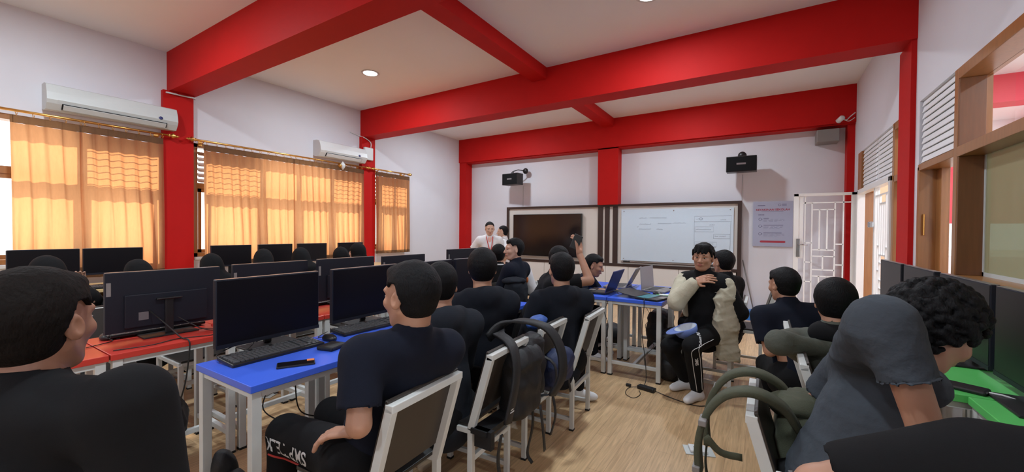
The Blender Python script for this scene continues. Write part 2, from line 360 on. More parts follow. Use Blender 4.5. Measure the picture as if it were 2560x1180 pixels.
struct(MB().box(XL - .01, XL + .03, -.75, 1.83, .965, .998, bev=.004).box(XL - .01, XL + .03, 2.17, 4.58, .965, .998, bev=.004).box(XL - .01, XL + .03, 4.90, 5.62, .965, .998, bev=.004).build('trim_20', 'white'), 'white sills below the left hand windows')

# right windows towards the corridor
def teak(n, parts, panes, pm, label, deep=()):
    root = struct(empty('window_%d' % n), label); f = MB()
    for p in parts: f.box(*p, bev=.003)
    f.build('window_frame', 'wood', root)
    if deep:
        d = MB()
        for p in deep: d.box(*p, bev=.003)
        d.build('window_jamb', 'woodd', root)
    for p, m in zip(panes, pm): MB().box(*p).build('pane', m, root)
    return root
x0, x1, xg = XR - .004, XR + .15, XR + .118
YS = -1.9
teak(4, [(x0, x1, YS, 3.74, 2.36, 2.43), (x0, x1, YS, 3.74, 1.86, 1.925), (x0, x1, YS, 3.74, 1.02, 1.10), (x0, x1, 3.74, 3.80, 1.02, 2.43), (x0, x1, .75, .85, 1.02, 2.43), (x0, x1, YS, YS + .06, 1.02, 2.43)],
     [(xg, xg + .005, .85, 3.74, 1.925, 2.36), (xg, xg + .005, .85, 3.74, 1.10, 1.86), (xg, xg + .005, YS, .75, 1.10, 2.36)], ['glass', 'greeng', 'glass'], 'wide teak framed window nearest the camera on the right, greenish lower pane',
     [(x0 + .003, xg, 3.725, 3.742, 1.10, 1.86), (x0 + .003, xg, 3.725, 3.742, 1.925, 2.36)])
MB().box(xg - .004, xg + .012, .85, 3.74, 1.10, 1.125).box(xg - .004, xg + .012, 3.705, 3.74, 1.10, 1.86).build('pane_bead', 'offw', [o for o in bpy.data.objects if o.name == 'window_4'][0])
teak(5, [(x0, x1, 3.80, 4.53, 1.87, 1.92), (x0, x1, 4.50, 4.545, 1.0, 1.90), (x0, x1, 3.80, 4.53, 1.0, 1.06), (xg - .02, xg + .03, 3.80, 3.90, 1.05, 1.88), (xg - .02, xg + .03, 4.40, 4.50, 1.05, 1.88)],
     [(xg, xg + .005, 3.90, 4.42, 1.06, 1.87)], ['glass'], 'narrow teak framed window beside the red column')
MB().box(XR + .02, XR + .03, 4.475, 4.495, 1.35, 1.52, bev=.003).build('window_latch', 'brass', bpy.data.objects['window_5'])
sp = MB()
for a, c in ((3.80, 4.53), (5.35, 6.08), (6.10, 6.85)):
    k = 0
    sp.box(XR + .03, XR + .04, a, c, 1.92, 2.43)
    while 1.935 + k * .05 < 2.41:
        z = 1.935 + k * .05; k += 1
        T = Matrix.Translation((XR + .02, 0, z + .02)) @ Matrix.Rotation(math.radians(14), 4, 'Y'); sp.box(-.003, .003, a + .01, c - .01, -.024, .024, T)
trim(sp, 'slat', 'pale slatted panels above the right hand doors and window')
teak(6, [(x0, x1, 5.0, 5.28, 2.36, 2.43), (x0, x1, 5.0, 5.28, 1.86, 1.92), (x0, x1, 5.26, 5.33, .0, 2.43), (x0, x1, 6.86, 7.08, 1.9, 2.43), (x0, x1, 7.0, 7.08, 0, 1.95)], [(xg, xg + .005, 5.0, 5.27, .3, 2.36)], ['glass'], 'teak framed strip between column and grille door')
# white steel door frame, the closed grille leaf and the open one
dr = struct(empty('door_1'), 'white steel double door frame with one grille leaf closed')
MB().box(XR - .02, XR + .06, 5.33, 5.39, 0, 1.93, bev=.004).box(XR - .02, XR + .06, 6.98, 7.04, 0, 1.93, bev=.004).box(XR - .02, XR + .06, 5.33, 7.04, 1.88, 1.935, bev=.004).build('door_frame', 'gatew', dr)
GR = [('v', 580, 97, 2000), ('v', 650, 97, 2000), ('v', 725, 160, 525), ('v', 800, 160, 525), ('v', 875, 97, 2000), ('v', 955, 20, 2000), ('h', 97, 512, 1025), ('h', 160, 655, 875),
      ('h', 525, 655, 875), ('h', 583, 655, 875), ('v', 762, 583, 705), ('h', 706, 655, 875), ('h', 765, 655, 875), ('h', 470, 880, 955), ('h', 655, 880, 955), ('h', 835, 880, 955),
      ('h', 463, 580, 650), ('h', 640, 580, 650), ('h', 818, 580, 650), ('v', 725, 765, 1120), ('v', 800, 765, 1120), ('h', 1120, 580, 955), ('v', 580, 20, 97)]
def grille(W, T, parent):
    kx = W / 643.; H = 1.915; fr = MB(); X = lambda p: (p - 462) * kx; Z = lambda p: max(.06, 1.925 - (p - 10) / 645.)
    fr.box(0, .06, -.02, .02, .02, H + .01, T, .004); fr.box(W - .09, W, -.02, .02, .02, H + .01, T, .004); fr.box(0, W, -.02, .02, H - .03, H + .01, T, .004); fr.box(0, W, -.02, .02, .02, .1, T, .004)
    fr.build('leaf_frame', 'gatew', parent)
    g = MB()
    for k, a, p, q in GR:
        if k == 'v': g.box(X(a) - .008, X(a) + .008, -.009, .009, Z(q), Z(p), T)
        else: g.box(X(p), X(q), -.009, .009, Z(a) - .008, Z(a) + .008, T)
    g.build('grille', 'gatew', parent)
grille(.80, Matrix.Translation((XR + .03, 6.20, 0)) @ Matrix.Rotation(math.radians(-90), 4, 'Z'), dr)
MB().box(XR - .045, XR + .0, 6.10, 6.17, 1.43, 1.50, bev=.01).build('latch', 'chrome', dr)
d2 = struct(empty('door_2'), 'open white grille door leaf swung in against the front wall')
T2 = Matrix.Translation((.335, 7.13, 0)); grille(.735, T2, d2)
MB().box(.37, .415, 7.09, 7.108, 1.02, 1.28, bev=.003).build('lock_plate', 'chrome', d2)
MB().tube([(.395, 7.10, 1.20), (.395, 7.05, 1.20), (.41, 7.035, 1.20), (.50, 7.035, 1.195)], .009).build('door_handle', 'chrome', d2)
MB().box(.37, .45, 7.122, 7.14, 1.0, 1.88).build('stile_plate', 'gatew', d2)

# corridor beyond the right wall
cr = MB(); cr.box(XR + .14, 4.2, YB, 8.8, 2.98, 3.08)
struct(cr.build('trim_30', 'outw'), 'white corridor ceiling outside the windows')
struct(MB().box(XR + .12, 1.86, 8.5, 8.6, 0, 2.2).build('wall_corridor', 'corrw'), 'beige end wall of the corridor')
struct(MB().box(1.86, 3.6, 8.5, 8.6, 1.52, 2.62).build('trim_33', 'red2'), 'red panel at the far end of the corridor')
struct(MB().box(XR + .12, 1.86, 8.5, 8.6, 2.2, 3.0).box(1.86, 3.6, 8.5, 8.6, 0, 1.05).box(1.86, 3.6, 8.5, 8.6, 2.62, 3.0).build('trim_34', 'outw'), 'white parts of the corridor end wall')
struct(MB().box(-60, 60, -60, 60, -.22, -.14).build('ground', mat('pale_bounce_ground', (.62, .60, .56), .8, noise=.1, nscale=2)), 'pale ground plane added outside to bounce sunlight indoors')  # added as a bounce surface for sunlight into corridor and windows
struct(MB().box(3.05, 3.18, YB, 8.5, 0, 1.02).box(3.02, 3.21, YB, 8.5, 1.02, 1.08).build('trim_31', 'outw'), 'white corridor parapet')
b = MB()
for y in (.6, 3.35, 6.1): b.box(XR + .12, 3.2, y, y + .26, 2.70, 2.99)
for y in (.6, 3.35, 6.1): b.box(2.95, 3.25, y, y + .28, 0, 2.99)
b.box(2.98, 3.22, YB, 8.5, 2.80, 2.99)
struct(b.build('trim_32', 'red2'), 'red beams and posts of the corridor')

# ------------------------------------------------------------------ ceiling downlights
def downlight(x, y, label, z=None):
    t = tag(empty('ceiling_light', (x, y, ZC if z is None else z)), label, 'ceiling light', 'round downlights')
    MB().lathe([(.085, -.002), (.112, -.002), (.114, -.008), (.105, -.014), (.085, -.006)], n=32).build('lamp_ring', 'white', t)
    MB().lathe([(.088, -.003), (.086, -.010), (.02, -.013)], n=32).build('diffuser', 'lampglow', t)
    ld = bpy.data.lights.new('downlight', 'AREA'); ld.shape = 'DISK'; ld.size = .17; ld.energy = LAMP_POWER; ld.color = (.80, .92, 1.0)
    l = bpy.data.objects.new('downlight_glow', ld); COL.objects.link(l); l.parent = t; l.location = (0, 0, -.02)
LAMPS = [(-4.48, 3.575, 'round white downlight glowing in the ceiling bay between the two nearer red beams'), (-.90, 3.66, 'round downlight in the ceiling just above the top edge of the photo'),
         (-4.5, 5.95, 'round downlight hidden behind the middle red beam on the left'), (-1.15, 6.05, 'round downlight hidden behind the middle red beam on the right'),
         (-4.5, .75, 'round downlight in the near left ceiling bay'), (-.9, .75, 'round downlight in the near right ceiling bay above the camera'), (-4.5, -2.0, 'round downlight at the back left of the room'), (-.9, -2.0, 'round downlight at the back right of the room')]
for x, y, l in LAMPS: downlight(x, y, l)
for y, l in ((2.0, 'added downlight brightening the corridor beside the camera'), (4.85, 'added downlight brightening the corridor beyond the red column'), (7.2, 'added downlight brightening the far end of the corridor')):
    downlight(2.1, y, l, 2.98)  # extra lamps added to brighten the corridor behind the glass
# ------------------------------------------------------------------ curtains, rods and fittings on the left wall
def curtain(y0, y1, z0, z1, label, seed, split=None):
    rnd = random.Random(seed); t = tag(empty('curtain', (XL + .12, (y0 + y1) / 2, z0)), label, 'curtain', 'orange lit curtains'); yc = (y0 + y1) / 2
    L = y1 - y0; pleats = max(3, int(round(L / .105))); n = pleats * 14; nz = 34
    ph = [rnd.uniform(-.35, .35) for _ in range(pleats + 2)]; am = [rnd.uniform(.6, 1.25) for _ in range(pleats + 2)]
    def sheet(za, zb, nz, top):
        vs = []; fs = []
        for j in range(nz + 1):
            z = za + (zb - za) * j / nz; h = (z - z0) / (z1 - z0)
            for i in range(n + 1):
                q = i / n * pleats; k = int(q); s = q - k + ph[min(k, pleats)] * .25 * math.sin(3 * h + k)
                a = am[min(k, pleats)] * (.0105 + .006 * (1 - h)); pinch = math.exp(-((h - .955) / .03) ** 2)
                x = a * math.sin(2 * math.pi * s) * (1 - .5 * top) + .006 * math.sin(7 * q + 5 * h) * (1 - h)
                if not top: x += .006 * pinch * math.cos(2 * math.pi * s)
                y = y0 + L * i / n + .012 * math.sin(2 * math.pi * s + 1.3 + 2 * h) * (1 - h * .4) + (.012 * math.sin(4 * h + i * .02) if 3 < i < n - 3 else 0)
                vs.append((x, y - yc, z - z0))
        for j in range(nz):
            for i in range(n): a = j * (n + 1) + i; fs.append((a, a + 1, a + n + 2, a + n + 1))
        return vs, fs
    for nm, m, za, zb, k, top in (('drape', 'curtain', z0 + .05, z1 - .07, nz, 0), ('header_tape', 'edge_shade', z1 - .07, z1, 2, 1), ('shaded_bottom_hem', 'edge_shade', z0, z0 + .05, 2, 0)):
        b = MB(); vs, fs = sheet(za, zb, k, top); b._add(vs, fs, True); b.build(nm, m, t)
    r = None
    for k in range(int(L / .105) + 1):
        y = -L / 2 + .03 + k * .105
        if y > L / 2: break
        if r is None: r = MB().tube([(.016 * math.cos(a), .002 * a, .022 * math.sin(a)) for a in [2 * math.pi * q / 12 for q in range(13)]], .0025, 5).build('ring', 'brass', t)
        else: r = r.copy(); COL.objects.link(r)
        r.location = (0, y, z1 - z0 + .025)
curtain(-.70, .34, .90, 2.395, 'added curtain left of the bright gap, out of view, keeping sun off the floor', 6)  # extra panel out of view, added to stop sun patches on the floor
curtain(.715, 1.175, .90, 2.395, 'first curtain panel at the left edge of the photo, beside the bright gap', 1)
curtain(1.165, 1.84, .84, 2.395, 'curtain panel with striped louvre shadows left of the first red column', 2)
curtain(2.235, 3.375, .90, 2.395, 'curtain panel just right of the first red column', 3)
curtain(3.365, 4.60, .90, 2.395, 'curtain panel left of the second red column, under the far air conditioner', 4)
curtain(4.85, 5.66, .93, 2.395, 'narrow single curtain between the second red column and the white wall', 5)
def rod(y0, y1, label):
    t = tag(empty('curtain_rod', (XL + .12, y0, 2.44)), label, 'curtain rod', 'brass curtain rods'); L = y1 - y0
    MB().tube([(0, .07, 0), (0, L - .07, 0)], .0125, 10).build('rod', 'brass', t)
    for s, yy in ((1, .07), (-1, L - .07)):
        T = Matrix.Translation((0, yy, 0)) @ Matrix.Rotation(math.radians(90 * s), 4, 'X')
        MB().lathe([(.014, -.01), (.022, 0), (.012, .012), (.030, .03), (.032, .04), (.014, .058), (.020, .066), (.008, .085), (.002, .10)], T, 14).build('finial', 'brass', t)
    for yy in (.16, L - .16): MB().tube([(-.115, yy, -.02), (-.06, yy, -.03), (-.005, yy, -.012)], .006, 6).box(-.12, -.112, yy - .02, yy + .02, -.05, .02).build('bracket', 'brass', t)
rod(.30, 1.965, 'brass curtain rod under the near air conditioner'); rod(2.08, 4.72, 'long brass curtain rod between the two red columns'); rod(4.76, 5.70, 'short brass curtain rod right of the second red column')

def ac_unit(y0, y1, z0, z1, label, dirty):
    t = tag(empty('air_conditioner', (XL, (y0 + y1) / 2, z0)), label, 'air conditioner', 'split air conditioners'); W = (y1 - y0) / 2; H = z1 - z0
    pr = [(0, .02), (0, H), (.10, H), (.165, H - .02), (.20, H * .62), (.212, H * .34), (.195, .055), (.15, .0), (.06, .0)]
    b = MB(); b.prism(pr, 'y', -W, W); b.build('body', 'offw' if dirty else 'white', t)
    MB().prism([(.205, H * .35), (.216, H * .35), (.199, .062), (.188, .062)], 'y', -W + .07, W - .01).build('front_panel', 'offw' if dirty else 'white', t)
    MB().prism([(.1985, .06), (.203, .06), (.172, .012), (.160, .012)], 'y', -W + .10, W - .10).build('air_slot', 'plast', t)
    v = MB(); v.prism([(.204, .052), (.209, .048), (.176, .006), (.171, .010)], 'y', -W + .11, W - .11); v.build('louvre_flap', 'offw' if dirty else 'white', t)
    MB().lathe([(.018, 0), (.018, .002)], Matrix.Translation((.214, W - .16, H * .40)) @ Matrix.Rotation(math.radians(84), 4, 'Y'), 18).build('round_badge', 'steelb', t)
    return t
ac_unit(.93, 1.95, 2.50, 2.76, 'large white air conditioner above the first curtains', 1)
ac_unit(3.74, 4.60, 2.50, 2.755, 'smaller white air conditioner beside the second red column', 0)
t = tag(MB().box(XL + .07, XL + .12, 4.62, 4.80, 2.58, 2.80, bev=.012).build('junction_box', 'white'), 'square white plastic box on the second red column', 'junction box')
t = tag(empty('hanging_ornament', (XL + .14, 4.17, 2.40)), 'small white and yellow pointed ornament hanging on the long curtain rod', 'ornament')
MB().lathe([(.004, -.07), (.035, -.02), (.045, .02), (.012, .06), (.004, .075)], None, 12).build('shell', 'white', t)
MB().lathe([(.03, -.03), (.048, -.0), (.03, .028)], Matrix.Translation((-.02, -.03, 0)), 12).build('yellow_back', 'brass', t)
tag(MB().tube(arc_pts([(XL + .01, 1.88, 2.955), (XL + .085, 1.90, 2.945), (XL + .09, 2.05, 2.945), (XL + .085, 2.15, 2.95), (XL + .02, 2.18, 2.955)], 16), .010, 6).build('cable_conduit', 'white'), 'white cable duct running over the first red column below the beam', 'cable')
tag(MB().tube(arc_pts([(XL + .012, 4.40, 3.02), (XL + .02, 4.58, 2.99), (XL + .085, 4.64, 2.96), (XL + .09, 4.76, 2.90), (XL + .085, 4.77, 2.80)], 18), .008, 6).build('cable_conduit', 'white'), 'white cable curving over the second red column to the square box', 'cable')

# ------------------------------------------------------------------ media wall with television and whiteboard
YW = 7.39
t = tag(empty('display_unit', (-2.55, YF, 0)), 'wide white and dark brown wall panelling unit framing the screen and whiteboard', 'wall unit')
L = lambda x: x + 2.55
def lb(b, x0, x1, y0, y1, z0, z1, bev=0.): return b.box(x0 + 2.55, x1 + 2.55, y0 - YF, y1 - YF, z0, z1, bev=bev)
lb(MB(), -4.72, -.37, 7.42, 7.54, .74, 1.83).build('back_panel', 'mirror', t)
f = MB(); lb(f, -4.77, -.33, YW, 7.545, 1.825, 1.868, .003); lb(f, -4.77, -4.715, YW, 7.545, .72, 1.83, .003); lb(f, -.385, -.33, YW, 7.545, 0, 1.83, .003); lb(f, -4.77, -.385, YW, 7.545, .72, .772, .003); f.build('frame', 'brown', t)
b = MB(); 
xx = -4.715
while xx < -.40: lb(b, xx + .002, min(xx + .428, -.386), 7.40, 7.54, 0.02, .718, .002); xx += .432
b.build('lower_panelling', 'wpanel', t)
for a, c in ((-2.708, -2.612), (-2.574, -2.484), (-2.42, -2.33)): lb(MB(), a, c, 7.395, 7.425, .77, 1.826, .002).build('slat', 'brown', t)
lb(MB(), -2.612, -2.574, 7.41, 7.425, .77, 1.826).build('slat', 'mirror', t); lb(MB(), -2.484, -2.42, 7.41, 7.425, .77, 1.826).build('slat', 'mirror', t)
t = tag(empty('television', (-3.80, 7.38, 1.27)), 'large flat black television on the white panel left of the dark slats', 'television')
MB().box(-.775, .775, -.03, .03, -.435, .435, bev=.005).build('housing', 'plast', t)
MB().box(-.762, .762, -.0325, -.029, -.418, .425).build('screen', 'screen', t)
MB().box(-.775, .775, -.034, -.030, -.435, -.424).build('bottom_bezel', 'bezel', t)
MB().box(-.3, .3, .03, .045, -.2, .2).build('wall_bracket', 'plast', t)
t = tag(empty('whiteboard', (-1.35, 7.415, 1.30)), 'large frameless white glass board with faint handwriting, right of the dark slats', 'whiteboard')
MB().box(-.91, .91, -.022, -.010, -.465, .465, bev=.002).build('board', 'wb', t)
for x in (-.86, 0, .86):
    for z in (-.43, .43): MB().lathe([(.010, 0), (.010, .014), (.007, .018)], Matrix.Translation((x, -.010, z)) @ Matrix.Rotation(math.radians(90), 4, 'X'), 12).build('fixing_stud', 'chrome', t)
ink = MB(); yk = -.0232
def stroke(pts, r=.0016): ink.tube([(p[0], yk, p[1]) for p in pts], r, 4)
rnd = random.Random(4)
def scrib(x, z, w, h, n):
    p = []
    for i in range(n + 1): p.append((x + w * i / n, z + (h if i % 2 else 0) * rnd.uniform(.3, 1)))
    stroke(p, .0014)
for (x, z, w) in ((-.58, .30, .12), (-.40, .30, .28), (-.58, .19, .2), (-.26, .20, .22), (.0, .21, .2), (-.62, .14, .02), (-.58, .10, .2), (-.28, .10, .10)): scrib(x, z, w, .022, int(w * 110) + 3)
def rect(x0, x1, z0, z1): stroke([(x0, z0), (x1, z0), (x1, z1), (x0, z1), (x0, z0)], .0013)
rect(.33, .88, .235, .33); stroke([(.33, .235), (.33, -.30)]); stroke([(.87, .235), (.86, -.30)])
rect(.34, .62, .07, .15); rect(.62, .86, -.04, .03); rect(.34, .67, -.17, -.10); stroke([(.62, -.27), (.86, -.29)])
for q in ((.36, .275, .10), (.72, .26, .08), (.56, .175, .07), (.36, .10, .22), (.64, -.01, .05), (.71, -.01, .09), (.36, -.135, .26)): scrib(*q, .022, int(q[2] * 120) + 3)
stroke([(.43 + .022 * math.cos(a * .5), .285 + .022 * math.sin(a * .5)) for a in range(13)]); stroke([(.57, -.178), (.66, -.182)], .003)
ink.build('handwriting', 'ink', t)
tr = MB().box(-.90, .86, -.05, -.02, -.502, -.49); tr.build('pen_tray', 'brown', t)
for i, (x, l) in enumerate(((-.86, 'dark marker pen on the tray at the left end of the whiteboard'), (.38, 'dark marker pen lying on the tray near the middle right of the whiteboard'), (.55, 'dark marker pen on the tray towards the right end of the whiteboard'))):
    tag(MB().tube([(-1.35 + x, 7.375, 1.30 - .482), (-1.35 + x + .12, 7.377, 1.30 - .482)], .008, 8).build('marker_pen', 'plast'), l, 'pen', 'whiteboard pens')

# poster
t = tag(empty('poster', (.085, 7.535, 1.50)), 'lilac printed poster headed KEYAKINAN SEKOLAH between whiteboard and open door', 'poster')
MB().box(-.262, .262, -.008, .008, -.352, .352).build('sheet', 'poster', t)
T_ = lambda s, sz, x, z, m, al='LEFT', bold=0.: place_text(s, sz, (x, -.0088, z), (1, 0, 0), (0, 0, 1), m, t, 'lettering', al, bold)
T_('KEYAKINAN SEKOLAH', .044, 0, .222, 'pink', 'CENTER', .001); T_('>>>>', .035, -.19, .142, 'inkp', bold=.0012)
g = MB()
g.box(-.20, -.10, -.0095, -.008, .285, .295); g.box(.12, .18, -.0095, -.008, .30, .308); g.box(.12, .18, -.0095, -.008, .285, .290)
g.tube([(.09 + .016 * math.cos(a), -.0088, .297 + .016 * math.sin(a)) for a in [q * .5 for q in range(13)]], .0025, 4)
g.box(-.15, .14, -.0095, -.008, .190, .194)
for k, z in enumerate((.075, -.035, -.155)):
    g.tube([(-.165 + .020 * math.cos(a), -.0088, z + .020 * math.sin(a)) for a in [q * .45 for q in range(15)]], .0022, 4); g.prism([(-.143, z + .008), (-.143, z - .008), (-.132, z)], 'y', -.0095, -.008)
    g.box(-.12, (-.05, .14, .12)[k], -.0095, -.008, z + .012, z + .018)
    for j in range(3):
        x = -.12
        while x < (.15, .15, .05)[j]: w_ = rnd.uniform(.03, .07); g.box(x, min(x + w_, .155), -.0093, -.008, z - .004 - j * .016, z - .0015 - j * .016); x += w_ + rnd.uniform(.01, .03)
g.build('small_print', 'inkp', t)
g = MB(); g.prism([(-.15 + .016 * math.cos(a), -.277 + .016 * math.sin(a)) for a in [math.pi / 2 + math.pi * q / 8 for q in range(9)]] + [(.155 + .016 * math.cos(a), -.277 + .016 * math.sin(a)) for a in [-math.pi / 2 + math.pi * q / 8 for q in range(9)]], 'y', -.0095, -.008); g.build('red_banner', 'pink', t)

# speakers
def speaker(x, z, rz, label, arm):
    t = tag(empty('wall_speaker', (x, 7.22, z), rz), label, 'speaker', 'black wall speakers')
    MB().box(-.205, .205, -.10, .10, -.118, .118, bev=.008).build('cabinet', 'plast', t)
    MB().box(-.195, .195, -.106, -.098, -.108, .108, bev=.003).build('grille_cloth', 'black', t)
    MB().box(-.062, .062, -.109, -.105, -.012, .014).build('badge', 'bezel', t)
    if arm: MB().tube([(0, 0, .11), (-.0, .0, .165), (.10, .06, .20), (.16, .20, .19)], .010, 8).tube([(-.03, 0, .11), (-.03, 0, .15), (.03, 0, .15), (.03, 0, .11)], .008, 8).build('bracket_arm', 'plast', t)
    else: MB().tube([(0, .03, .10), (0, .12, .15), (0, .28, .15)], .014, 8).build('bracket_arm', 'plast', t)
    MB().ball((.16 if arm else 0, .235 if arm else .16, .19 if arm else .165), (.062, .05, .062)).build('ball_joint', 'plast', t)
    return t
speaker(-4.52, 2.435, math.radians(-8), 'black box speaker on the front wall above the television', 1)
speaker(-.335, 2.415, 0, 'black box speaker on the front wall above the right end of the whiteboard', 0)
tag(MB().box(.60, .86, 7.28, 7.54, 2.665, 2.845, bev=.01).build('wall_speaker', 'greyp'), 'grey box speaker high in the corner below the security camera', 'speaker')
tag(MB().tube([(-.335, 7.546, 2.30), (-.335, 7.546, 1.87)], .004, 5).build('speaker_wire', 'offw'), 'thin pale wire running down from the right hand speaker', 'cable')
tag(MB().tube([(-4.45, 7.546, 2.32), (-4.45, 7.546, 1.87)], .004, 5).build('speaker_wire', 'offw'), 'thin pale wire running down from the left hand speaker', 'cable')
t = tag(empty('security_camera', (.86, 7.24, 2.955)), 'small white security camera on the red beam in the front right corner', 'security camera')
MB().lathe([(.028, -.05), (.034, -.045), (.034, .04), (.02, .055)], Matrix.Rotation(math.radians(62), 4, 'X') @ Matrix.Rotation(.5, 4, 'Y'), 16).build('housing', 'white', t)
MB().lathe([(.022, -.054), (.022, -.048)], Matrix.Rotation(math.radians(62), 4, 'X') @ Matrix.Rotation(.5, 4, 'Y') @ Matrix.Rotation(math.pi, 4, 'X') @ Matrix.Translation((0, 0, .002)), 12).build('lens', 'plast', t)
MB().tube(arc_pts([(.02, .02, .0), (.07, .03, -.01), (.11, .035, .03), (.165, .03, .08)], 12), .007, 6).tube(arc_pts([(.05, .03, -.01), (.10, .035, -.03), (.16, .03, .01)], 10), .005, 6).build('cable', 'white', t)

# broom, dustpan
t = tag(empty('dustpan', (-.12, 7.40, 0)), 'blue plastic dustpan with a long grey handle leaning against the wall unit', 'dustpan')
MB().prism([(-.16, 0), (-.13, .13), (-.02, .16), (.16, .02), (.16, 0)], 'y', -.12, .08).build('pan', 'dustb', t)
MB().tube([(-.03, .02, .14), (-.19, .10, .92)], .009, 8).build('handle', 'greyp', t)
t = tag(empty('broom_head', (.02, 7.46, 0)), 'orange and yellow brush head resting on the blue dustpan', 'brush')
MB().ball((0, 0, .075), (.08, .05, .075)).build('bristles', 'bristle', t); MB().tube([(0, 0, .12), (-.05, .03, .19)], .02, 8).build('socket', 'redc', t)
# ------------------------------------------------------------------ desks
TH = .735
def make_desk(topm, label):
    """single student desk, .50 across (x) and .56 along (y), origin at the centre on the floor"""
    t = tag(empty('student_desk'), label, 'desk', None)
    MB().box(-.25, .25, -.281, .281, TH - .03, TH, bev=.0025).build('desktop', topm, t)
    for sx in (-1, 1):
        for sy in (-1, 1):
            l = MB().box(sx * .222 - .019, sx * .222 + .019, sy * .253 - .019, sy * .253 + .019, .012, TH - .03, bev=.002).build('leg', 'steel', t)
            MB().box(sx * .222 - .02, sx * .222 + .02, sy * .253 - .02, sy * .253 + .02, 0, .014).build('foot_cap', 'rubber', l)
    b = MB()
    for sy in (-1, 1): b.box(-.21, .21, sy * .253 - .014, sy * .253 + .014, .11, .14, bev=.002)
    b.box(-.014, .014, -.24, .24, .11, .14, bev=.002); b.build('lower_brace', 'steel', t)
    b = MB()
    for s in (-1, 1): b.box(-.21, .21, s * .253 - .013, s * .253 + .013, TH - .058, TH - .03); b.box(s * .222 - .013, s * .222 + .013, -.24, .24, TH - .058, TH - .03)
    b.build('apron_frame', 'steel', t); return t
blue0 = make_desk('blue', 'blue topped desk nearest the camera with keyboard, phone and wallet')
blue0.location = (-1.965, 1.085, 0); blue0['group'] = 'blue desks of the middle row'
for k, l in enumerate(('blue desk second from the camera, in front of the boy in the navy shirt', 'blue desk third from the camera, in front of the boy with the grey hood', 'blue desk at the far end of its row, corner showing beside the hooded boy')):
    dup(blue0, (-1.965, 1.085 + .568 * (k + 1), 0), 0, l)
red0 = make_desk('redtop', 'red topped desk nearest the camera with a pale lit keyboard'); red0.location = (-2.955, .915, 0); red0['group'] = 'red desks of the second row'
for k, l in enumerate(('red desk second from the camera, its top hidden by the nearest black screen', 'red desk third from the camera, showing between the two nearest black screens', 'fourth red desk from the camera, behind the second black screen', 'fifth red desk from the camera behind the row of screens', 'red desk at the far end of its row beside the white walled corner')):
    dup(red0, (-2.955, .915 + .568 * (k + 1), 0), 0, l)
far0 = dup(blue0, (-1.02, 4.015, 0), 0, 'blue desk with the open teal laptop, near right of the cluster of four'); far0['group'] = 'cluster of four blue desks'
for p, l in (((-1.53, 4.015), 'blue desk near left of the cluster of four with the laptop whose lid colour holds the desk reflection'), ((-1.02, 4.585), 'far right blue desk of the cluster of four with the standing laptop screen'), ((-1.53, 4.585), 'far left blue desk of the cluster of four')):
    dup(far0, (*p, 0), 0, l)
gr0 = make_desk('green', 'green topped desk at the right edge with a phone on it'); gr0.location = (.80, 2.545, 0); gr0['group'] = 'green desks along the right wall'
dup(gr0, (.80, 3.115, 0), 0, 'green desk second along the right wall, hidden behind the curly haired student'); dup(gr0, (.80, 3.685, 0), 0, 'green desk furthest along the right wall')

# window side counter made of yellow desks with drawers
def make_counter(label):
    t = tag(empty('window_desk'), label, 'desk', 'yellow desks under the windows')
    MB().box(-.32, .32, -.30, .30, .75, .78, bev=.003).build('desktop', 'yellow', t)
    MB().box(-.30, .24, -.28, -.26, .02, .75).box(-.30, .24, .26, .28, .02, .75).box(-.30, -.28, -.26, .26, .1, .75).build('carcass', 'yellow', t)
    MB().box(-.12, .30, -.26, .26, .685, .70).build('keyboard_shelf', 'yellow', t)
    d = MB().box(.20, .24, -.255, .0, .34, .66, bev=.003).build('drawer', 'yellow', t); MB().tube([(.25, -.16, .58), (.265, -.16, .58), (.265, -.08, .58), (.25, -.08, .58)], .005, 6).build('handle', 'chrome', d)
    return t
wd0 = make_counter('yellow window desk at the left edge below the first curtain'); wd0.location = (-5.60, .82, 0)
WY = [.82, 1.42, 2.02 + .15, 2.77, 3.37, 3.97, 4.57]
for y, l in zip(WY[1:], ('yellow window desk left of the first red column, lit from the curtain', 'yellow window desk just right of the first red column', 'fourth yellow window desk, under the long curtain', 'fifth yellow window desk, under the seam of the long curtains', 'yellow window desk left of the second red column', 'yellow window desk beyond the second red column')):
    dup(wd0, (-5.60, y, 0), 0, l)

# ------------------------------------------------------------------ screens
def make_monitor(label, W=.54, H=.335, drop=.0, lift=.040, screenm='scrmat'):
    """monitor facing +x, origin at the foot of the stand"""
    t = tag(empty('monitor'), label, 'monitor'); z0 = lift
    MB().box(-.020, .010, -W / 2, W / 2, z0, z0 + H, bev=.004).build('housing', 'monback', t)
    MB().box(-.034, -.018, -W * .36, W * .36, z0 + .02, z0 + H * .62, bev=.006).build('rear_bulge', 'monback', t)
    MB().box(.0095, .0112, -W / 2 + .006, W / 2 - .006, z0 + .020, z0 + H - .006).build('screen', screenm, t)
    MB().box(.009, .0125, -W / 2, W / 2, z0, z0 + .019).build('chin_bezel', 'monback', t)
    MB().box(-.018, .010, -W / 2 + .004, W / 2 - .004, z0 + H, z0 + H + .0022).build('top_bezel', 'bezel', t)
    s = MB().box(-.050, -.034, -.020, .020, .01, z0 + H * .52, bev=.004).build('stand_post', 'plast', t); MB().box(-.06, -.034, -.06, .06, z0 + H * .50, z0 + H * .53, bev=.004).build('hinge_plate', 'plast', s)
    MB().box(-.10, .09, -.13, .13, 0, .009, bev=.003).build('stand_base', 'plast', t)
    MB().box(-.0358, -.034, W * .17, W * .25, z0 + .06, z0 + .105).build('rear_badge', 'bezel', t)
    MB().box(-.0210, -.0195, W * .455, W * .49, z0 + H * .62, z0 + H * .84).build('pale_sticker', 'greyp', t)
    return t
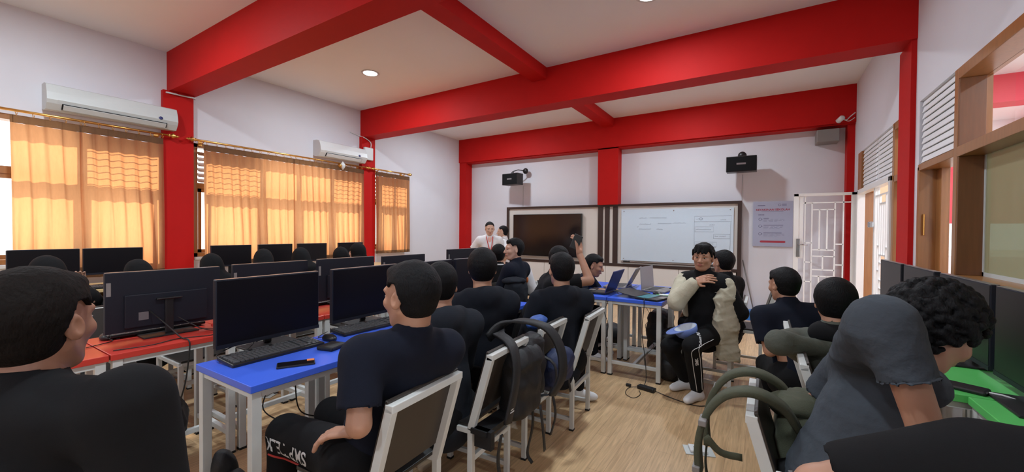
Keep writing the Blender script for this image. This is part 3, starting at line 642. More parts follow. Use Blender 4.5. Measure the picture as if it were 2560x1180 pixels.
def mon(src, x, y, z, rz, label, group=None):
    c = dup(src, (x, y, z), rz, label)
    if group: c['group'] = group
    return c
m0 = make_monitor('black monitor facing the room on the nearest blue desk'); m0.location = (-2.245, 1.158, TH); m0.rotation_euler = (0, 0, math.radians(2)); m0['group'] = 'black monitors on the blue desks'
mon(m0, -2.275, 1.795, TH, math.radians(2), 'second black monitor facing the room, left of the seated boy in navy')
mon(m0, -2.27, 2.40, TH, math.radians(3), 'black monitor third along the blue desks, above the grey hooded boy')
mon(m0, -2.26, 2.96, TH, 0, 'black monitor at the far end of the blue desks, left of the hooded boy')
# their backs face the camera: screens on the red row face the windows
rl = ['monitor seen from behind with a small badge, on the nearest red desk', 'dark back of the monitor behind the nearest black screen', 'dark back of the monitor right above the second black screen', 'dark back of the monitor below the narrow curtain', 'front-most small monitor standing below the red corner column']
for k, l in enumerate(rl):
    x, y, rz, dz = [(-3.03, .955, 178, 0), (-3.10, 1.60, 181, 0), (-3.00, 2.16, 180, .01), (-2.98, 2.78, 180, .005), (-3.0, 3.70, 180, .035)][k]
    mon(m0, x, y, TH + dz, math.radians(rz), l, 'monitors seen from behind on the red desks')
lm = mon(m0, -3.05, .20, TH, math.radians(176), 'monitor at the left edge behind the foreground boy, with a bright top edge'); lm['group'] = 'monitors seen from behind on the red desks'
dup(red0, (-2.955, .347, 0), 0, 'red desk at the left edge hidden behind the foreground boy')
mon(m0, -3.0, 4.25, TH, math.radians(180), 'monitor top peeping out furthest back below the red corner column', 'monitors seen from behind on the red desks'); dup(red0, (-2.955, 4.323, 0), 0, 'red desk beyond the row of screens, hidden behind the hooded boy')
w0 = make_monitor('black monitor at the far left against the first curtain', W=.445, H=.258, lift=.115); w0.location = (-5.58, .87, .78); w0['group'] = 'black monitors on the window desks'
for y, l in ((1.335, 'black monitor against the curtain left of the first red column'), (2.40, 'charcoal monitor just right of the first red column'), (2.93, 'second monitor past the first red column, a veiled student before it'), (3.45, 'third black monitor past the first red column, below the dark curtain seam'), (4.09, 'black monitor partly hidden by two veiled students beside the second red column')):
    mon(w0, -5.58, y, .78, 0, l)
r0 = make_monitor('dark monitor standing behind the curly haired student on the right', screenm='scrmat', W=.60, H=.37); r0.location = (.83, 2.86, TH); r0.rotation_euler = (0, 0, math.pi); r0['group'] = 'dark monitors along the right wall'
mon(r0, .83, 3.55, TH, math.pi, 'second dark monitor along the right wall, left of the red column base'); mon(r0, .83, 4.22, TH, math.pi, 'dark monitor along the right wall whose top edge starts below the grille door')
dup(gr0, (.80, 4.255, 0), 0, 'green desk below the grille door side monitor')
mon(r0, .83, 2.215, TH, math.pi, 'dark monitor cut off by the right edge of the photo'); dup(gr0, (.92, 1.975, 0), 0, 'green desk at the right edge hidden by the dark student in the corner')

# ------------------------------------------------------------------ keyboards and mice
def make_keyboard(label, keym='keycap', body='plast'):
    """long axis along y, typing side towards +x"""
    t = tag(empty('keyboard'), label, 'keyboard'); T = Matrix.Rotation(math.radians(4), 4, 'Y')
    MB().box(-.075, .075, -.225, .225, .004, .020, T, .004).build('case', body, t)
    k = MB()
    for r in range(6):
        x = -.060 + r * .0215 + (.004 if r else 0); y = -.213; i = 0
        while y < .205:
            w = .0165
            if r == 5 and -.11 < y < -.0: w = .10
            elif (i == 0 or abs(y - .055) < .01) and r > 1: w = .026
            if not (r == 0 and i in (1, 6, 11)): k.box(x - .0085, x + .0085, y, y + w, .019, .026, T, .0012)
            y += w + .0032 + (.008 if abs(y - .075) < .010 or abs(y - .135) < .010 else 0); i += 1
    k.build('keys', keym, t)
    MB().box(-.076, -.07, -.2, -.185, 0, .006).box(-.076, -.07, .185, .2, 0, .006).build('feet', 'rubber', t); return t
k0 = make_keyboard('black keyboard on the nearest blue desk'); k0.location = (-2.085, 1.09, TH); k0.rotation_euler = (0, 0, math.radians(1)); k0['group'] = 'black keyboards'
dup(k0, (-2.13, 1.70, TH), math.radians(-2), 'black keyboard with greyish keys in front of the second black monitor')
dup(k0, (-2.10, 2.27, TH), 0, 'black keyboard hidden behind the boy in navy')
kr = make_keyboard('pale keyed keyboard under the monitor on the nearest red desk', 'keycapw'); kr.location = (-3.135, .94, TH); kr.rotation_euler = (0, 0, math.radians(180)); kr['group'] = 'pale keyboards on the red desks'
dup(kr, (-3.15, 1.55, TH), math.radians(178), 'keyboard on the second red desk'); dup(kr, (-3.15, 2.1, TH), math.radians(180), 'keyboard on the third red desk')
for y, l in ((1.30, 'keyboard on the yellow desk left of the first red column'), (2.38, 'keyboard on the yellow desk just right of the first red column'), (2.93, 'keyboard before the second window monitor'), (3.45, 'keyboard before the third window monitor')):
    dup(k0, (-5.365, y, .78), 0, l)
def make_mouse(label):
    t = tag(empty('mouse'), label, 'mouse'); MB().ball((0, 0, .012), (.052, .031, .024), 12).build('shell', 'plast', t)
    MB().tube([(-.035, 0, .030), (-.047, 0, .022)], .004, 6).build('wheel', 'greyp', t)
    MB().tube(arc_pts([(-.05, 0, .012), (-.09, -.01, .004), (-.13, .03, .004), (-.17, .10, .004)], 12), .0022, 5).build('cord', 'cable', t); return t
mo = make_mouse('black mouse between the two nearest keyboards'); mo.location = (-2.075, 1.385, TH); mo['group'] = 'mice'
dup(mo, (-3.12, .715, TH), math.radians(175), 'black mouse on the corner of the nearest red desk')

# wallet, phones
tag(MB().box(-.05, .05, -.058, .058, 0, .022, Matrix.Rotation(.25, 4, 'Z'), .008).build('wallet', 'bagblk', None, (-1.925, 1.30, TH)), 'black folded wallet on the nearest blue desk', 'wallet')
def phone(loc, rz, label, m='screen'):
    t = tag(empty('phone', loc, rz), label, 'phone', 'phones'); MB().box(-.036, .036, -.078, .078, 0, .009, bev=.003).build('case', 'plast', t); MB().box(-.033, .033, -.074, .074, .009, .0096).build('screen', m, t); return t
p = phone((-1.825, 1.05, TH), math.radians(-30), 'black phone with an orange camera corner, on the nearest blue desk'); MB().box(-.033, -.005, .045, .076, .0096, .0105).build('camera_corner', 'orange', p)
t = tag(empty('power_bank', (.665, 2.36, TH), math.radians(62)), 'dark slab with a white charging cable on the green desk', 'power bank')
MB().box(-.04, .04, -.09, .09, 0, .018, bev=.008).build('shell', 'plast', t)
MB().tube(arc_pts([(0, -.09, .010), (.0, -.14, .010), (.02, -.19, -.02), (.03, -.22, -.12)], 12), .004, 6).build('cable', 'white', t)

# ------------------------------------------------------------------ chairs: white square tube frame, black boards. Faces -x, origin at the centre of the rear feet
def make_chair(label):
    t = tag(empty('classroom_chair'), label, 'chair', 'white framed classroom chairs'); W = .178; T = .012
    for s in (-1, 1):
        l = MB().bar((0, s * W, .008), (0, s * W, .425), .028, .028, .002).build('leg', 'steel', t); MB().box(-.016, .016, s * W - .016, s * W + .016, 0, .012).build('foot_cap', 'rubber', l)
        l = MB().bar((-.385, s * W, .008), (-.385, s * W, .41), .028, .028, .002).build('leg', 'steel', t); MB().box(-.401, -.369, s * W - .016, s * W + .016, 0, .012).build('foot_cap', 'rubber', l)
    b = MB()
    for s in (-1, 1): b.bar((0, s * W, .415), (.105, s * W, .775), .028, .034, .002, (1, 0, 0))
    b.bar((.105, -W - .014, .775), (.105, W + .014, .775), .034, .028, .003); b.build('back_frame', 'steel', t)
    b = MB()
    for s in (-1, 1): b.bar((0, s * W, .075), (-.385, s * W, .075), .022, .024, .002); b.bar((0, s * W, .41), (-.385, s * W, .41), .024, .026, .002)
    b.bar((0, -W, .275), (0, W, .275), .022, .026, .002); b.bar((-.385, -W, .275), (-.385, W, .275), .022, .026, .002); b.bar((-.385, -W, .41), (-.385, W, .41), .024, .026, .002); b.build('seat_frame', 'steel', t)
    MB().box(-.40, -.01, -.18, .18, .424, .440, bev=.003).build('seat', 'seatblk', t)
    a = math.atan2(.105, .36); Tm = Matrix.Translation((0, 0, .415)) @ Matrix.Rotation(a, 4, 'Y')
    MB().box(-.024, -.012, -.19, .19, .06, .395, Tm, .002).build('backrest', 'board', t); return t
ch0 = make_chair('white framed chair nearest the camera, behind the boy in the navy T-shirt'); ch0.location = (-1.145, 1.085, 0); ch0.rotation_euler = (0, 0, math.radians(3)); ch0['group'] = 'chairs of the middle row'
C = lambda x, y, deg, l, g='chairs of the middle row': (lambda c: c.__setitem__('group', g))(dup(ch0, (x, y, 0), math.radians(deg), l))
C(-1.185, 1.70, 4, 'white framed chair second from the camera with a black backpack strap over its back')
C(-1.212, 2.255, 3, 'white framed chair third from the camera with a navy bag hanging on it')
C(-1.12, 2.735, 4, 'white framed chair fourth along the aisle, standing free beside the blue desk cluster')

C(-2.38, 3.66, 176, 'white framed chair holding the charcoal backpack near the boy in the varsity jacket', 'chairs around the front desks')
C(-.245, 4.02, 0, 'white framed chair under the boy with the beige jacket', 'chairs around the front desks')
C(-.03, 4.66, 0, 'white framed chair behind the beige jacket boy, mostly hidden', 'chairs around the front desks')
C(-2.10, 4.24, 180, 'white framed chair of the boy bent over the laptop', 'chairs around the front desks')
C(-2.02, 3.05, 205, 'white framed chair of the boy with the raised hand', 'chairs around the front desks')
for y, l in ((.97, 'chair whose white tube corner shows at the bottom right edge'), (1.655, 'chair carrying the olive backpack'), (2.35, 'chair behind the boy in the olive jacket'), (2.98, 'chair of the boy with the bare elbow, leaning towards the aisle')):
    C({.97: .15, 1.655: .075, 2.35: .255, 2.98: .225}[y], y, 180, l, 'chairs along the right wall')
for y, l in ((.75, 'chair of the veiled student at the far left'), (1.27, 'chair left of the first red column, before the window desk'), (1.78, 'chair of the veiled student just right of the first red column'), (2.27, 'chair of the veiled student leaning to her right'), (2.68, 'chair of the veiled student with bowed head'), (3.14, 'chair of the nearer veiled student in the pair'), (3.56, 'chair of the farther veiled student in the pair')):
    C(-4.12, y, 0, l, 'chairs before the window desks')
for y, l in ((.80, 'empty chair tucked at the nearest red desk'), (1.33, 'empty chair with a pale shining seat between the desks, left of the blue desk'), (1.97, 'empty chair at the third red desk'), (2.58, 'empty chair at the fourth red desk')):
    C(-3.80, y, 180, l, 'empty chairs at the red desks')
C(-1.46, -.28, -62, 'chair of the foreground boy at the bottom left', 'chairs of the middle row')
# ------------------------------------------------------------------ sculpting: smooth signed distance shapes turned into meshes by surface nets
class SDF:
    def __init__(s, lo, hi, h):
        s.h = h; s.lo = np.array(lo, float) - 2 * h; n = np.ceil((np.array(hi, float) + 2 * h - s.lo) / h).astype(int) + 1
        s.n = n; s.V = np.full(n, .5, np.float32); s.ax = [s.lo[i] + h * np.arange(n[i]) for i in range(3)]
    def _blk(s, lo, hi, m):
        i0 = np.maximum(0, np.floor((np.array(lo) - m - s.lo) / s.h).astype(int)); i1 = np.minimum(s.n, np.ceil((np.array(hi) + m - s.lo) / s.h).astype(int) + 1)
        if np.any(i1 <= i0): return None
        sl = tuple(slice(a, b) for a, b in zip(i0, i1)); g = np.meshgrid(*[s.ax[i][sl[i]] for i in range(3)], indexing='ij', sparse=True); return sl, g
    def _mix(s, sl, d, k, op):
        a = s.V[sl]
        if op == 'u':
            if k > 0: h = np.clip(.5 + .5 * (a - d) / k, 0, 1); s.V[sl] = a * (1 - h) + d * h - k * h * (1 - h)
            else: s.V[sl] = np.minimum(a, d)
        elif op == 's':
            d = -d
            if k > 0: h = np.clip(.5 - .5 * (a - d) / k, 0, 1); s.V[sl] = a * (1 - h) + d * h + k * h * (1 - h)
            else: s.V[sl] = np.maximum(a, d)
    def cap(s, a, b, ra, rb=None, k=.02, op='u', sq=None):
        """round cone from a to b; sq=(dir, factor) squashes the section along dir"""
        rb = ra if rb is None else rb; a = np.array(a, float); b = np.array(b, float); m = max(ra, rb) * 1.6 + k + .02
        r = s._blk(np.minimum(a, b), np.maximum(a, b), m)
        if r is None: return s
        sl, g = r; ab = b - a; L2 = max(ab @ ab, 1e-9); P = [g[i] - a[i] for i in range(3)]
        t = np.clip((P[0] * ab[0] + P[1] * ab[1] + P[2] * ab[2]) / L2, 0, 1); q = [P[i] - t * ab[i] for i in range(3)]
        if sq is not None:
            dv = np.array(sq[0], float); dv /= np.linalg.norm(dv); dd = q[0] * dv[0] + q[1] * dv[1] + q[2] * dv[2]; f = 1 / sq[1] - 1
            q = [q[i] + dd * f * dv[i] for i in range(3)]
        d = np.sqrt(q[0] ** 2 + q[1] ** 2 + q[2] ** 2) - (ra + (rb - ra) * t)
        if sq is not None: d = d * min(1, sq[1]) if sq[1] < 1 else d
        s._mix(sl, d.astype(np.float32), k, op); return s
    def ell(s, c, r, R=None, k=.02, op='u', cut=None, noise=0., nf=60.):
        """ellipsoid with local axes in the rows of R (3x3)"""
        c = np.array(c, float); r = np.array(r, float); m = r.max() + k + .02 + noise
        bl = s._blk(c, c, m)
        if bl is None: return s
        sl, g = bl; R = np.eye(3) if R is None else np.array(R, float); P = [g[i] - c[i] for i in range(3)]
        q = [P[0] * R[j, 0] + P[1] * R[j, 1] + P[2] * R[j, 2] for j in range(3)]
        k0 = np.sqrt(sum((q[j] / r[j]) ** 2 for j in range(3))); k1 = np.sqrt(sum((q[j] / r[j] ** 2) ** 2 for j in range(3))) + 1e-9
        d = k0 * (k0 - 1) / k1
        if noise: d = d + noise * (np.sin(q[0] * nf + 2 * np.sin(q[1] * nf * .7)) * np.sin(q[1] * nf * 1.1 + q[2] * 9) + .6 * np.sin(q[2] * nf * 1.3 + 1.5 * np.sin(q[0] * nf * .8)))
        if cut is not None: d = np.maximum(d, cut(q))
        s._mix(sl, d.astype(np.float32), k, op); return s
    def mesh(s):
        V = s.V; n = V.shape; inside = V < 0
        c = np.zeros((n[0] - 1, n[1] - 1, n[2] - 1), np.int8)
        for dx in (0, 1):
            for dy in (0, 1):
                for dz in (0, 1): c += inside[dx:n[0] - 1 + dx, dy:n[1] - 1 + dy, dz:n[2] - 1 + dz]
        act = np.argwhere((c > 0) & (c < 8)); 
        if len(act) == 0: return np.zeros((0, 3)), []
        idx = -np.ones(c.shape, np.int64); idx[tuple(act.T)] = np.arange(len(act))
        acc = np.zeros((len(act), 3)); cnt = np.zeros(len(act)); co = [(x, y, z) for x in (0, 1) for y in (0, 1) for z in (0, 1)]
        vals = {q: V[act[:, 0] + q[0], act[:, 1] + q[1], act[:, 2] + q[2]] for q in co}
        for q in co:
            for a in range(3):
                if q[a] == 0:
                    q2 = list(q); q2[a] = 1; v0 = vals[q]; v1 = vals[tuple(q2)]; m = (v0 < 0) != (v1 < 0)
                    t = np.where(m, v0 / np.where(np.abs(v0 - v1) < 1e-12, 1, v0 - v1), 0); p = np.tile(np.array(q, float), (len(act), 1)); p[:, a] += t
                    acc[m] += p[m]; cnt[m] += 1
        P = (act + acc / cnt[:, None]) * s.h + s.lo; F = []
        for a in range(3):
            b, d = (a + 1) % 3, (a + 2) % 3; sh = list(n); sh[a] -= 1
            s0 = [slice(None)] * 3; s1 = [slice(None)] * 3; s0[a] = slice(0, n[a] - 1); s1[a] = slice(1, n[a])
            x = inside[tuple(s0)] != inside[tuple(s1)]; e = np.argwhere(x); e = e[(e[:, b] > 0) & (e[:, d] > 0) & (e[:, b] < n[b] - 1) & (e[:, d] < n[d] - 1)]
            ins = inside[tuple(e.T)]
            def I(ob, od): q = e.copy(); q[:, b] -= ob; q[:, d] -= od; return idx[tuple(q.T)]
            quad = np.stack([I(1, 1), I(0, 1), I(0, 0), I(1, 0)], 1); quad[~ins] = quad[~ins][:, ::-1]; F.append(quad)
        return P, np.concatenate(F)
def sdf_object(name, chunks, m, parent, fold=0., seed=0, smooth=1, ffn=None, org=(0, 0, 0)):
    """chunks: list of SDF; all end up in ONE mesh"""
    Vs = []; Fs = []; n = 0
    for s in chunks:
        P, F = s.mesh()
        if len(P) == 0: continue
        F = np.array(F)
        for _ in range(smooth):                          # light relaxation
            A = np.zeros_like(P); c = np.zeros(len(P))
            for i in range(4): np.add.at(A, F[:, i], P[F[:, (i + 1) % 4]]); np.add.at(c, F[:, i], 1)
            P = P * .5 + .5 * A / np.maximum(c, 1)[:, None]
        if fold:
            Nn = np.zeros_like(P); fn = np.cross(P[F[:, 2]] - P[F[:, 0]], P[F[:, 3]] - P[F[:, 1]])
            for i in range(4): np.add.at(Nn, F[:, i], fn)
            Nn /= np.maximum(np.linalg.norm(Nn, axis=1), 1e-9)[:, None]; r = np.random.RandomState(seed); D = np.zeros(len(P))
            for fr, am in ((16, 1.), (31, .6), (58, .3)):
                for _ in range(2):
                    w = r.normal(size=3); w /= np.linalg.norm(w); w2 = r.normal(size=3) * fr * .5
                    D += am * .5 * (1 - 2 * np.abs(np.sin(P @ (w * fr) * .5 + 1.2 * np.sin(P @ w2) + r.rand() * 6)) ** .7)
            P = P + Nn * (D * fold)[:, None]
        Vs.append(P); Fs.append(F + n); n += len(P)
    if not Vs: return None
    P = np.concatenate(Vs) - np.array(org); F = np.concatenate(Fs)
    me = bpy.data.meshes.new(name); me.vertices.add(len(P)); me.vertices.foreach_set('co', P.ravel()); me.loops.add(F.size); me.loops.foreach_set('vertex_index', F.ravel())
    me.polygons.add(len(F)); me.polygons.foreach_set('loop_start', np.arange(0, F.size, 4)); me.polygons.foreach_set('loop_total', np.full(len(F), 4)); me.polygons.foreach_set('use_smooth', np.ones(len(F), bool))
    me.update(); me.validate(); return link_mesh(me, name, m, parent)

nrm = lambda v: np.array(v, float) / np.linalg.norm(v)
def ik(a, b, l1, l2, pole):
    a = np.array(a, float); b = np.array(b, float); d = b - a; L = np.linalg.norm(d)
    if L > (l1 + l2) * .995: b = a + d / L * (l1 + l2) * .995; d = b - a; L = np.linalg.norm(d)
    u = d / L; x = (l1 * l1 - l2 * l2 + L * L) / (2 * L); hh = math.sqrt(max(1e-6, l1 * l1 - x * x)); p = np.array(pole, float); p = p - u * (p @ u); p = nrm(p); return a + u * x + p * hh, b

def head_offset(yaw, lean, side, twist, hyaw, hpitch, htilt, S, neck, slouch):
    ya = math.radians(yaw); F0 = np.array([math.cos(ya), math.sin(ya), 0]); L0 = np.array([-math.sin(ya), math.cos(ya), 0]); U0 = np.array([0, 0, 1.]); le, si = math.radians(lean), math.radians(side)
    T = nrm(U0 * math.cos(le) + F0 * math.sin(le) + L0 * math.sin(si)); tw = math.radians(twist); FT = nrm(F0 * math.cos(tw) + L0 * math.sin(tw)); FT = nrm(FT - T * (FT @ T))
    nb = T * .49 * S + FT * slouch; nd = nrm(T * .75 + U0 * .35 + FT * (.18 + slouch)); hy = math.radians(yaw + twist + hyaw); hp = math.radians(hpitch); ht = math.radians(htilt)
    FH = np.array([math.cos(hy) * math.cos(hp), math.sin(hy) * math.cos(hp), -math.sin(hp)]); LH = np.array([-math.sin(hy), math.cos(hy), 0]); UH = np.cross(FH, LH); UH = UH * math.cos(ht) - LH * math.sin(ht)
    return nb + nd * neck * S + UH * .085 * S + FH * .022 * S
def person(label, hip, yaw, lean=8, side=0, twist=0, hyaw=0, hpitch=0, htilt=0, armL=None, armR=None, legL=None, legR=None, skin='skin', top='navy', bottom='black', hairm='hair', hair='short', sleeve='short',
           hood=False, q=.010, sc=1.0, neck=.062, face=False, shoes=None, fold=.0015, hand=True, hq=None, legs=True, fat=1., group=None, socks='whitec', extra=None, hairvol=1.0, slouch=0., armf='torso', tshort=.55, curlL=.6, curlR=.6, hat=None, shoff=None, nape=-.058, shrug=0., elb=None, ank=None, ncut=True):
    """hip: world position of the hip centre. yaw: heading in degrees (0 = +x, 90 = +y).  Arm and leg targets are offsets (forward, left, up) from the hip.
       Every body is one mesh; hair, eyes and clothing are its siblings below one Empty."""
    if hat is not None:
        _h = head_offset(yaw, lean, side, twist, hyaw, hpitch, htilt, sc, neck, slouch); hip = np.array(hat, float) - _h
    hip = np.array(hip, float); ya = math.radians(yaw); F0 = np.array([math.cos(ya), math.sin(ya), 0]); L0 = np.array([-math.sin(ya), math.cos(ya), 0]); U0 = np.array([0, 0, 1.])
    root = tag(empty('person', (hip[0], hip[1], 0)), label, 'person', group); org = (hip[0], hip[1], 0); S = sc
    W = lambda o, base=None: (hip if base is None else base) + F0 * o[0] + L0 * o[1] + U0 * o[2]
    le, si = math.radians(lean), math.radians(side)
    T = nrm(U0 * math.cos(le) + F0 * math.sin(le) + L0 * math.sin(si)); tw = math.radians(twist)
    FT = nrm(F0 * math.cos(tw) + L0 * math.sin(tw)); FT = nrm(FT - T * (FT @ T)); LT = np.cross(T, FT)
    Fm = nrm(F0 - T * (F0 @ T)); 
    waist = hip + T * .14 * S; chest = hip + T * .31 * S + FT * .01; nb = hip + T * .49 * S + FT * slouch + LT * 0
    nd = nrm(T * .75 + U0 * .35 + FT * (.18 + slouch)); 
    sh = {+1: nb - T * .055 * S + LT * .168 * S * (1 + .1 * (fat - 1)), -1: nb - T * .055 * S - LT * .168 * S * (1 + .1 * (fat - 1))}
    if shrug:
        for g_ in (1, -1): sh[g_] = sh[g_] + T * shrug + LT * g_ * shrug * .5
    if shoff is not None: sh[-1] = np.array(shoff, float)
    # head frame
    hy = math.radians(yaw + twist + hyaw); hp = math.radians(hpitch); ht = math.radians(htilt); FH = np.array([math.cos(hy) * math.cos(hp), math.sin(hy) * math.cos(hp), -math.sin(hp)]); LH = np.array([-math.sin(hy), math.cos(hy), 0])
    UH = np.cross(FH, LH); LH, UH = LH * math.cos(ht) + UH * math.sin(ht), UH * math.cos(ht) - LH * math.sin(ht)
    ntop = nb + nd * neck * S; hc = ntop + UH * .085 * S + FH * .022 * S
    RH = np.stack([FH, LH, UH]); Hd = lambda f, l, u: hc + (FH * f + LH * l + UH * u) * S
    # limbs
    aL = armL if armL is not None else (.30, .16, .12); aR = armR if armR is not None else (.30, -.16, .12)
    el, wr = {}, {}
    for sgn, a in ((1, aL), (-1, aR)):
        pole = a[3] if len(a) > 3 else (-.35, sgn * .5, -.75); p = F0 * pole[0] + L0 * pole[1] + U0 * pole[2]
        el[sgn], wr[sgn] = ik(sh[sgn], W(a[:3]), .275 * S, .235 * S, p)
    for sgn, (e_, w_) in (elb or {}).items(): el[sgn] = np.array(e_, float); wr[sgn] = np.array(w_, float)
    hj = {1: hip + L0 * .085 * S, -1: hip - L0 * .085 * S}; kn, an = {}, {}
    for sgn, a in ((1, legL or (.44, .12, -.42)), (-1, legR or (.44, -.12, -.42))):
        pole = a[3] if len(a) > 3 else (1, 0, .9); p = F0 * pole[0] + L0 * pole[1] + U0 * pole[2]
        kn[sgn], an[sgn] = ik(hj[sgn], W(a[:3]), .41 * S, .40 * S, p)
    for sgn, a_ in (ank or {}).items(): kn[sgn], an[sgn] = ik(hj[sgn], np.array(a_[0], float), .41 * S, .40 * S, a_[1])
    def bounds(pts, m): A = np.array(pts); return A.min(0) - m, A.max(0) + m
    allp = [hip, chest, nb, hc] + list(sh.values()) + list(el.values()) + list(wr.values()) + (list(kn.values()) + list(an.values()) if legs else [])
    # -------- body core
    B = SDF(*bounds(allp, .14), q)
    B.cap(hip + T * .02, waist, .105 * S * fat, .10 * S * fat, sq=(FT, .8)); B.cap(waist, chest, .10 * S * fat, .115 * S * fat, sq=(FT, .78), k=.03); B.cap(sh[1] - T * .03, sh[-1] - T * .03, .062 * S, .062 * S, k=.03)
    B.cap(nb - T * .02, ntop + nd * .03, .058 * S * (1 + .3 * (fat - 1)), .054 * S, k=.025); B.cap(nb - T * .02 + LT * .07 * S, nb - T * .02 - LT * .07 * S, .030 * S, .030 * S, k=.03)
    for g_ in (1, -1):
        B.cap(sh[g_], el[g_], .044 * S * fat, .036 * S * fat, k=.02); B.cap(el[g_], wr[g_], .037 * S * fat, .024 * S * fat, k=.012)
        if legs: B.cap(hj[g_], kn[g_], .07 * S, .046 * S, k=.02); B.cap(kn[g_], an[g_], .046 * S, .030 * S, k=.015)
    if hair == 'none' or q > .011: pass
    # -------- head
    hh = hq or min(q, .006); Hs = SDF(hc - .15 * S - .02, hc + .16 * S, hh)
    def head(Hs):
        E = lambda c, r, **k: Hs.ell(Hd(*c), np.array(r) * S, RH, **k)
        E((-.014, 0, .028), (.090, .074, .084), k=0); E((.018, 0, -.030), (.066, .057, .078), k=.03); E((.048, 0, -.088), (.026, .026, .020), k=.025)
        for l in (1, -1): Hs.cap(Hd(-.005, l * .050, -.045), Hd(.040, l * .028, -.085), .018 * S, .016 * S, k=.02); E((.056, l * .036, -.018), (.022, .020, .018), k=.02); E((.062, l * .028, .028), (.018, .022, .010), k=.015)
        Hs.cap(Hd(.080, 0, .014), Hd(.100, 0, -.022), .0085 * S, .0125 * S, k=.012)
        for l in (1, -1): E((.088, l * .012, -.026), (.011, .008, .007), k=.006)
        if hh < .0065:
            for l in (1, -1): E((.090, l * .030, .006), (.020, .016, .010), k=.010, op='s')
            E((.076, 0, -.052), (.014, .024, .012), k=.008); Hs.cap(Hd(.091, -.018, -.0525), Hd(.091, .018, -.0525), .0022 * S, k=.004, op='s')
        for l in (1, -1):
            tl = nrm(LH * l * .92 - FH * .38); up_ = nrm(UH - FH * .22); R3 = np.stack([np.cross(tl, up_), tl, up_])
            Hs.ell(Hd(-.010, l * .076, -.004), np.array((.019, .0085, .031)) * S, R3, k=.006); Hs.ell(Hd(-.006, l * .086, -.002), np.array((.010, .006, .018)) * S, R3, k=.003, op='s')
        Hs.cap(ntop - nd * .03, ntop + nd * .045, .056 * S, .053 * S, k=.02)
    head(Hs)
    hands = []
    if hand:
        for g_ in (1, -1):
            curl = curlL if g_ == 1 else curlR; wq = min(q * .5, .0045) if q < .012 else .006
            hdv = nrm(wr[g_] - el[g_]); ax = (armL if g_ == 1 else armR); hdir = hdv if ax is None or len(ax) < 5 else nrm(F0 * ax[4][0] + L0 * ax[4][1] + U0 * ax[4][2])
            pn = np.array([0, 0, -1.]) if ax is None or len(ax) < 6 else nrm(F0 * ax[5][0] + L0 * ax[5][1] + U0 * ax[5][2]); pn = pn - hdir * (pn @ hdir)
            pn = nrm(pn) if np.linalg.norm(pn) > .1 else nrm(np.cross(hdir, LT)); sd = np.cross(hdir, pn)      # sd: across the knuckles
            thumb = -sd if (np.cross(hdir, pn) @ LT) * g_ > 0 else sd
            w0_ = wr[g_]; pc = w0_ + hdir * .045 * S; Hn = SDF(*bounds([w0_ - hdir * .02, w0_ + hdir * .19 * S, w0_ + pn * .07], .06), wq)
            Hn.cap(w0_ - hdir * .02, w0_ + hdir * .015, .025 * S, .026 * S, k=.01); 
            for j in range(4): o = (j - 1.5) * .0185 * S; Hn.cap(w0_ + hdir * .012 + sd * o * .7, w0_ + hdir * .078 * S + sd * o, .013 * S, .0105 * S, k=.010, sq=(pn, .85))
            Ls = (.030, .036, .033, .026); order = range(4) if (sd @ thumb) < 0 else range(3, -1, -1)
            for j in range(4):
                o = (j - 1.5) * .0185 * S; fj = Ls[::-1][j] if (sd @ thumb) > 0 else Ls[j]; p = w0_ + hdir * .080 * S + sd * o; dd = hdir.copy(); r = .0092 * S; ang = 0
                for seg in range(3):
                    ang += curl * (.55, .75, .55)[seg]; dd = nrm(hdir * math.cos(ang) + pn * math.sin(ang) + sd * (j - 1.5) * .05); L_ = fj * (1.25, .85, .65)[seg] * S; Hn.cap(p, p + dd * L_, r, r * .92, k=.003); p = p + dd * L_; r *= .93
            tb = w0_ + hdir * .022 * S + thumb * .020 * S; t1 = tb + nrm(hdir * .65 + thumb * .75 + pn * .3) * .040 * S; t2 = t1 + nrm(hdir * .9 + thumb * .25 + pn * .35 * curl) * .030 * S; Hn.cap(tb, t1, .0135 * S, .011 * S, k=.012); Hn.cap(t1, t2, .0105 * S, .009 * S, k=.004)
            hands.append(Hn)
    sdf_object('body', [B, Hs] + hands, skin, root, org=org)
    # -------- eyes, brows, lips
    if face:
        for nm, m_, pr in (('eye', 'eyew', 0), ('iris', 'eyeb', 1)):
            for l in (1, -1):
                R_ = Matrix(((FH[0], LH[0], UH[0]), (FH[1], LH[1], UH[1]), (FH[2], LH[2], UH[2])))
                c = Hd(.0670, l * .030, .0065) if not pr else Hd(.0728, l * .0295, .0065)
                MB().ball(Vector(c - np.array(org)), (.010 * S, .0130 * S, .0044 * S) if not pr else (.0065 * S, .0068 * S, .0046 * S), 8, R_.to_4x4().to_3x3()).build(nm, m_, root)
        b = MB()
        for l in (1, -1): b.tube([Hd(.0805, l * .014, .027) - org, Hd(.0795, l * .028, .031) - org, Hd(.064, l * .046, .028) - org], [.002, .003, .0015], 6)
        b.build('eyebrows', 'hair', root)
        b = MB(); b.tube([Hd(.080, -.021, -.053) - org, Hd(.0895, -.008, -.0485) - org, Hd(.0905, 0, -.050) - org, Hd(.0895, .008, -.0485) - org, Hd(.080, .021, -.053) - org], [.002, .0042, .004, .0042, .002], 6)
        b.tube([Hd(.080, -.019, -.055) - org, Hd(.0885, 0, -.0585) - org, Hd(.080, .019, -.055) - org], [.002, .0055, .002], 6); b.build('lips', 'lip', root)
    # -------- hair
    hg = SDF(hc - .20 * S, hc + .22 * S, .0042 if hair == 'curly' else min(q, .0065)); v = hairvol
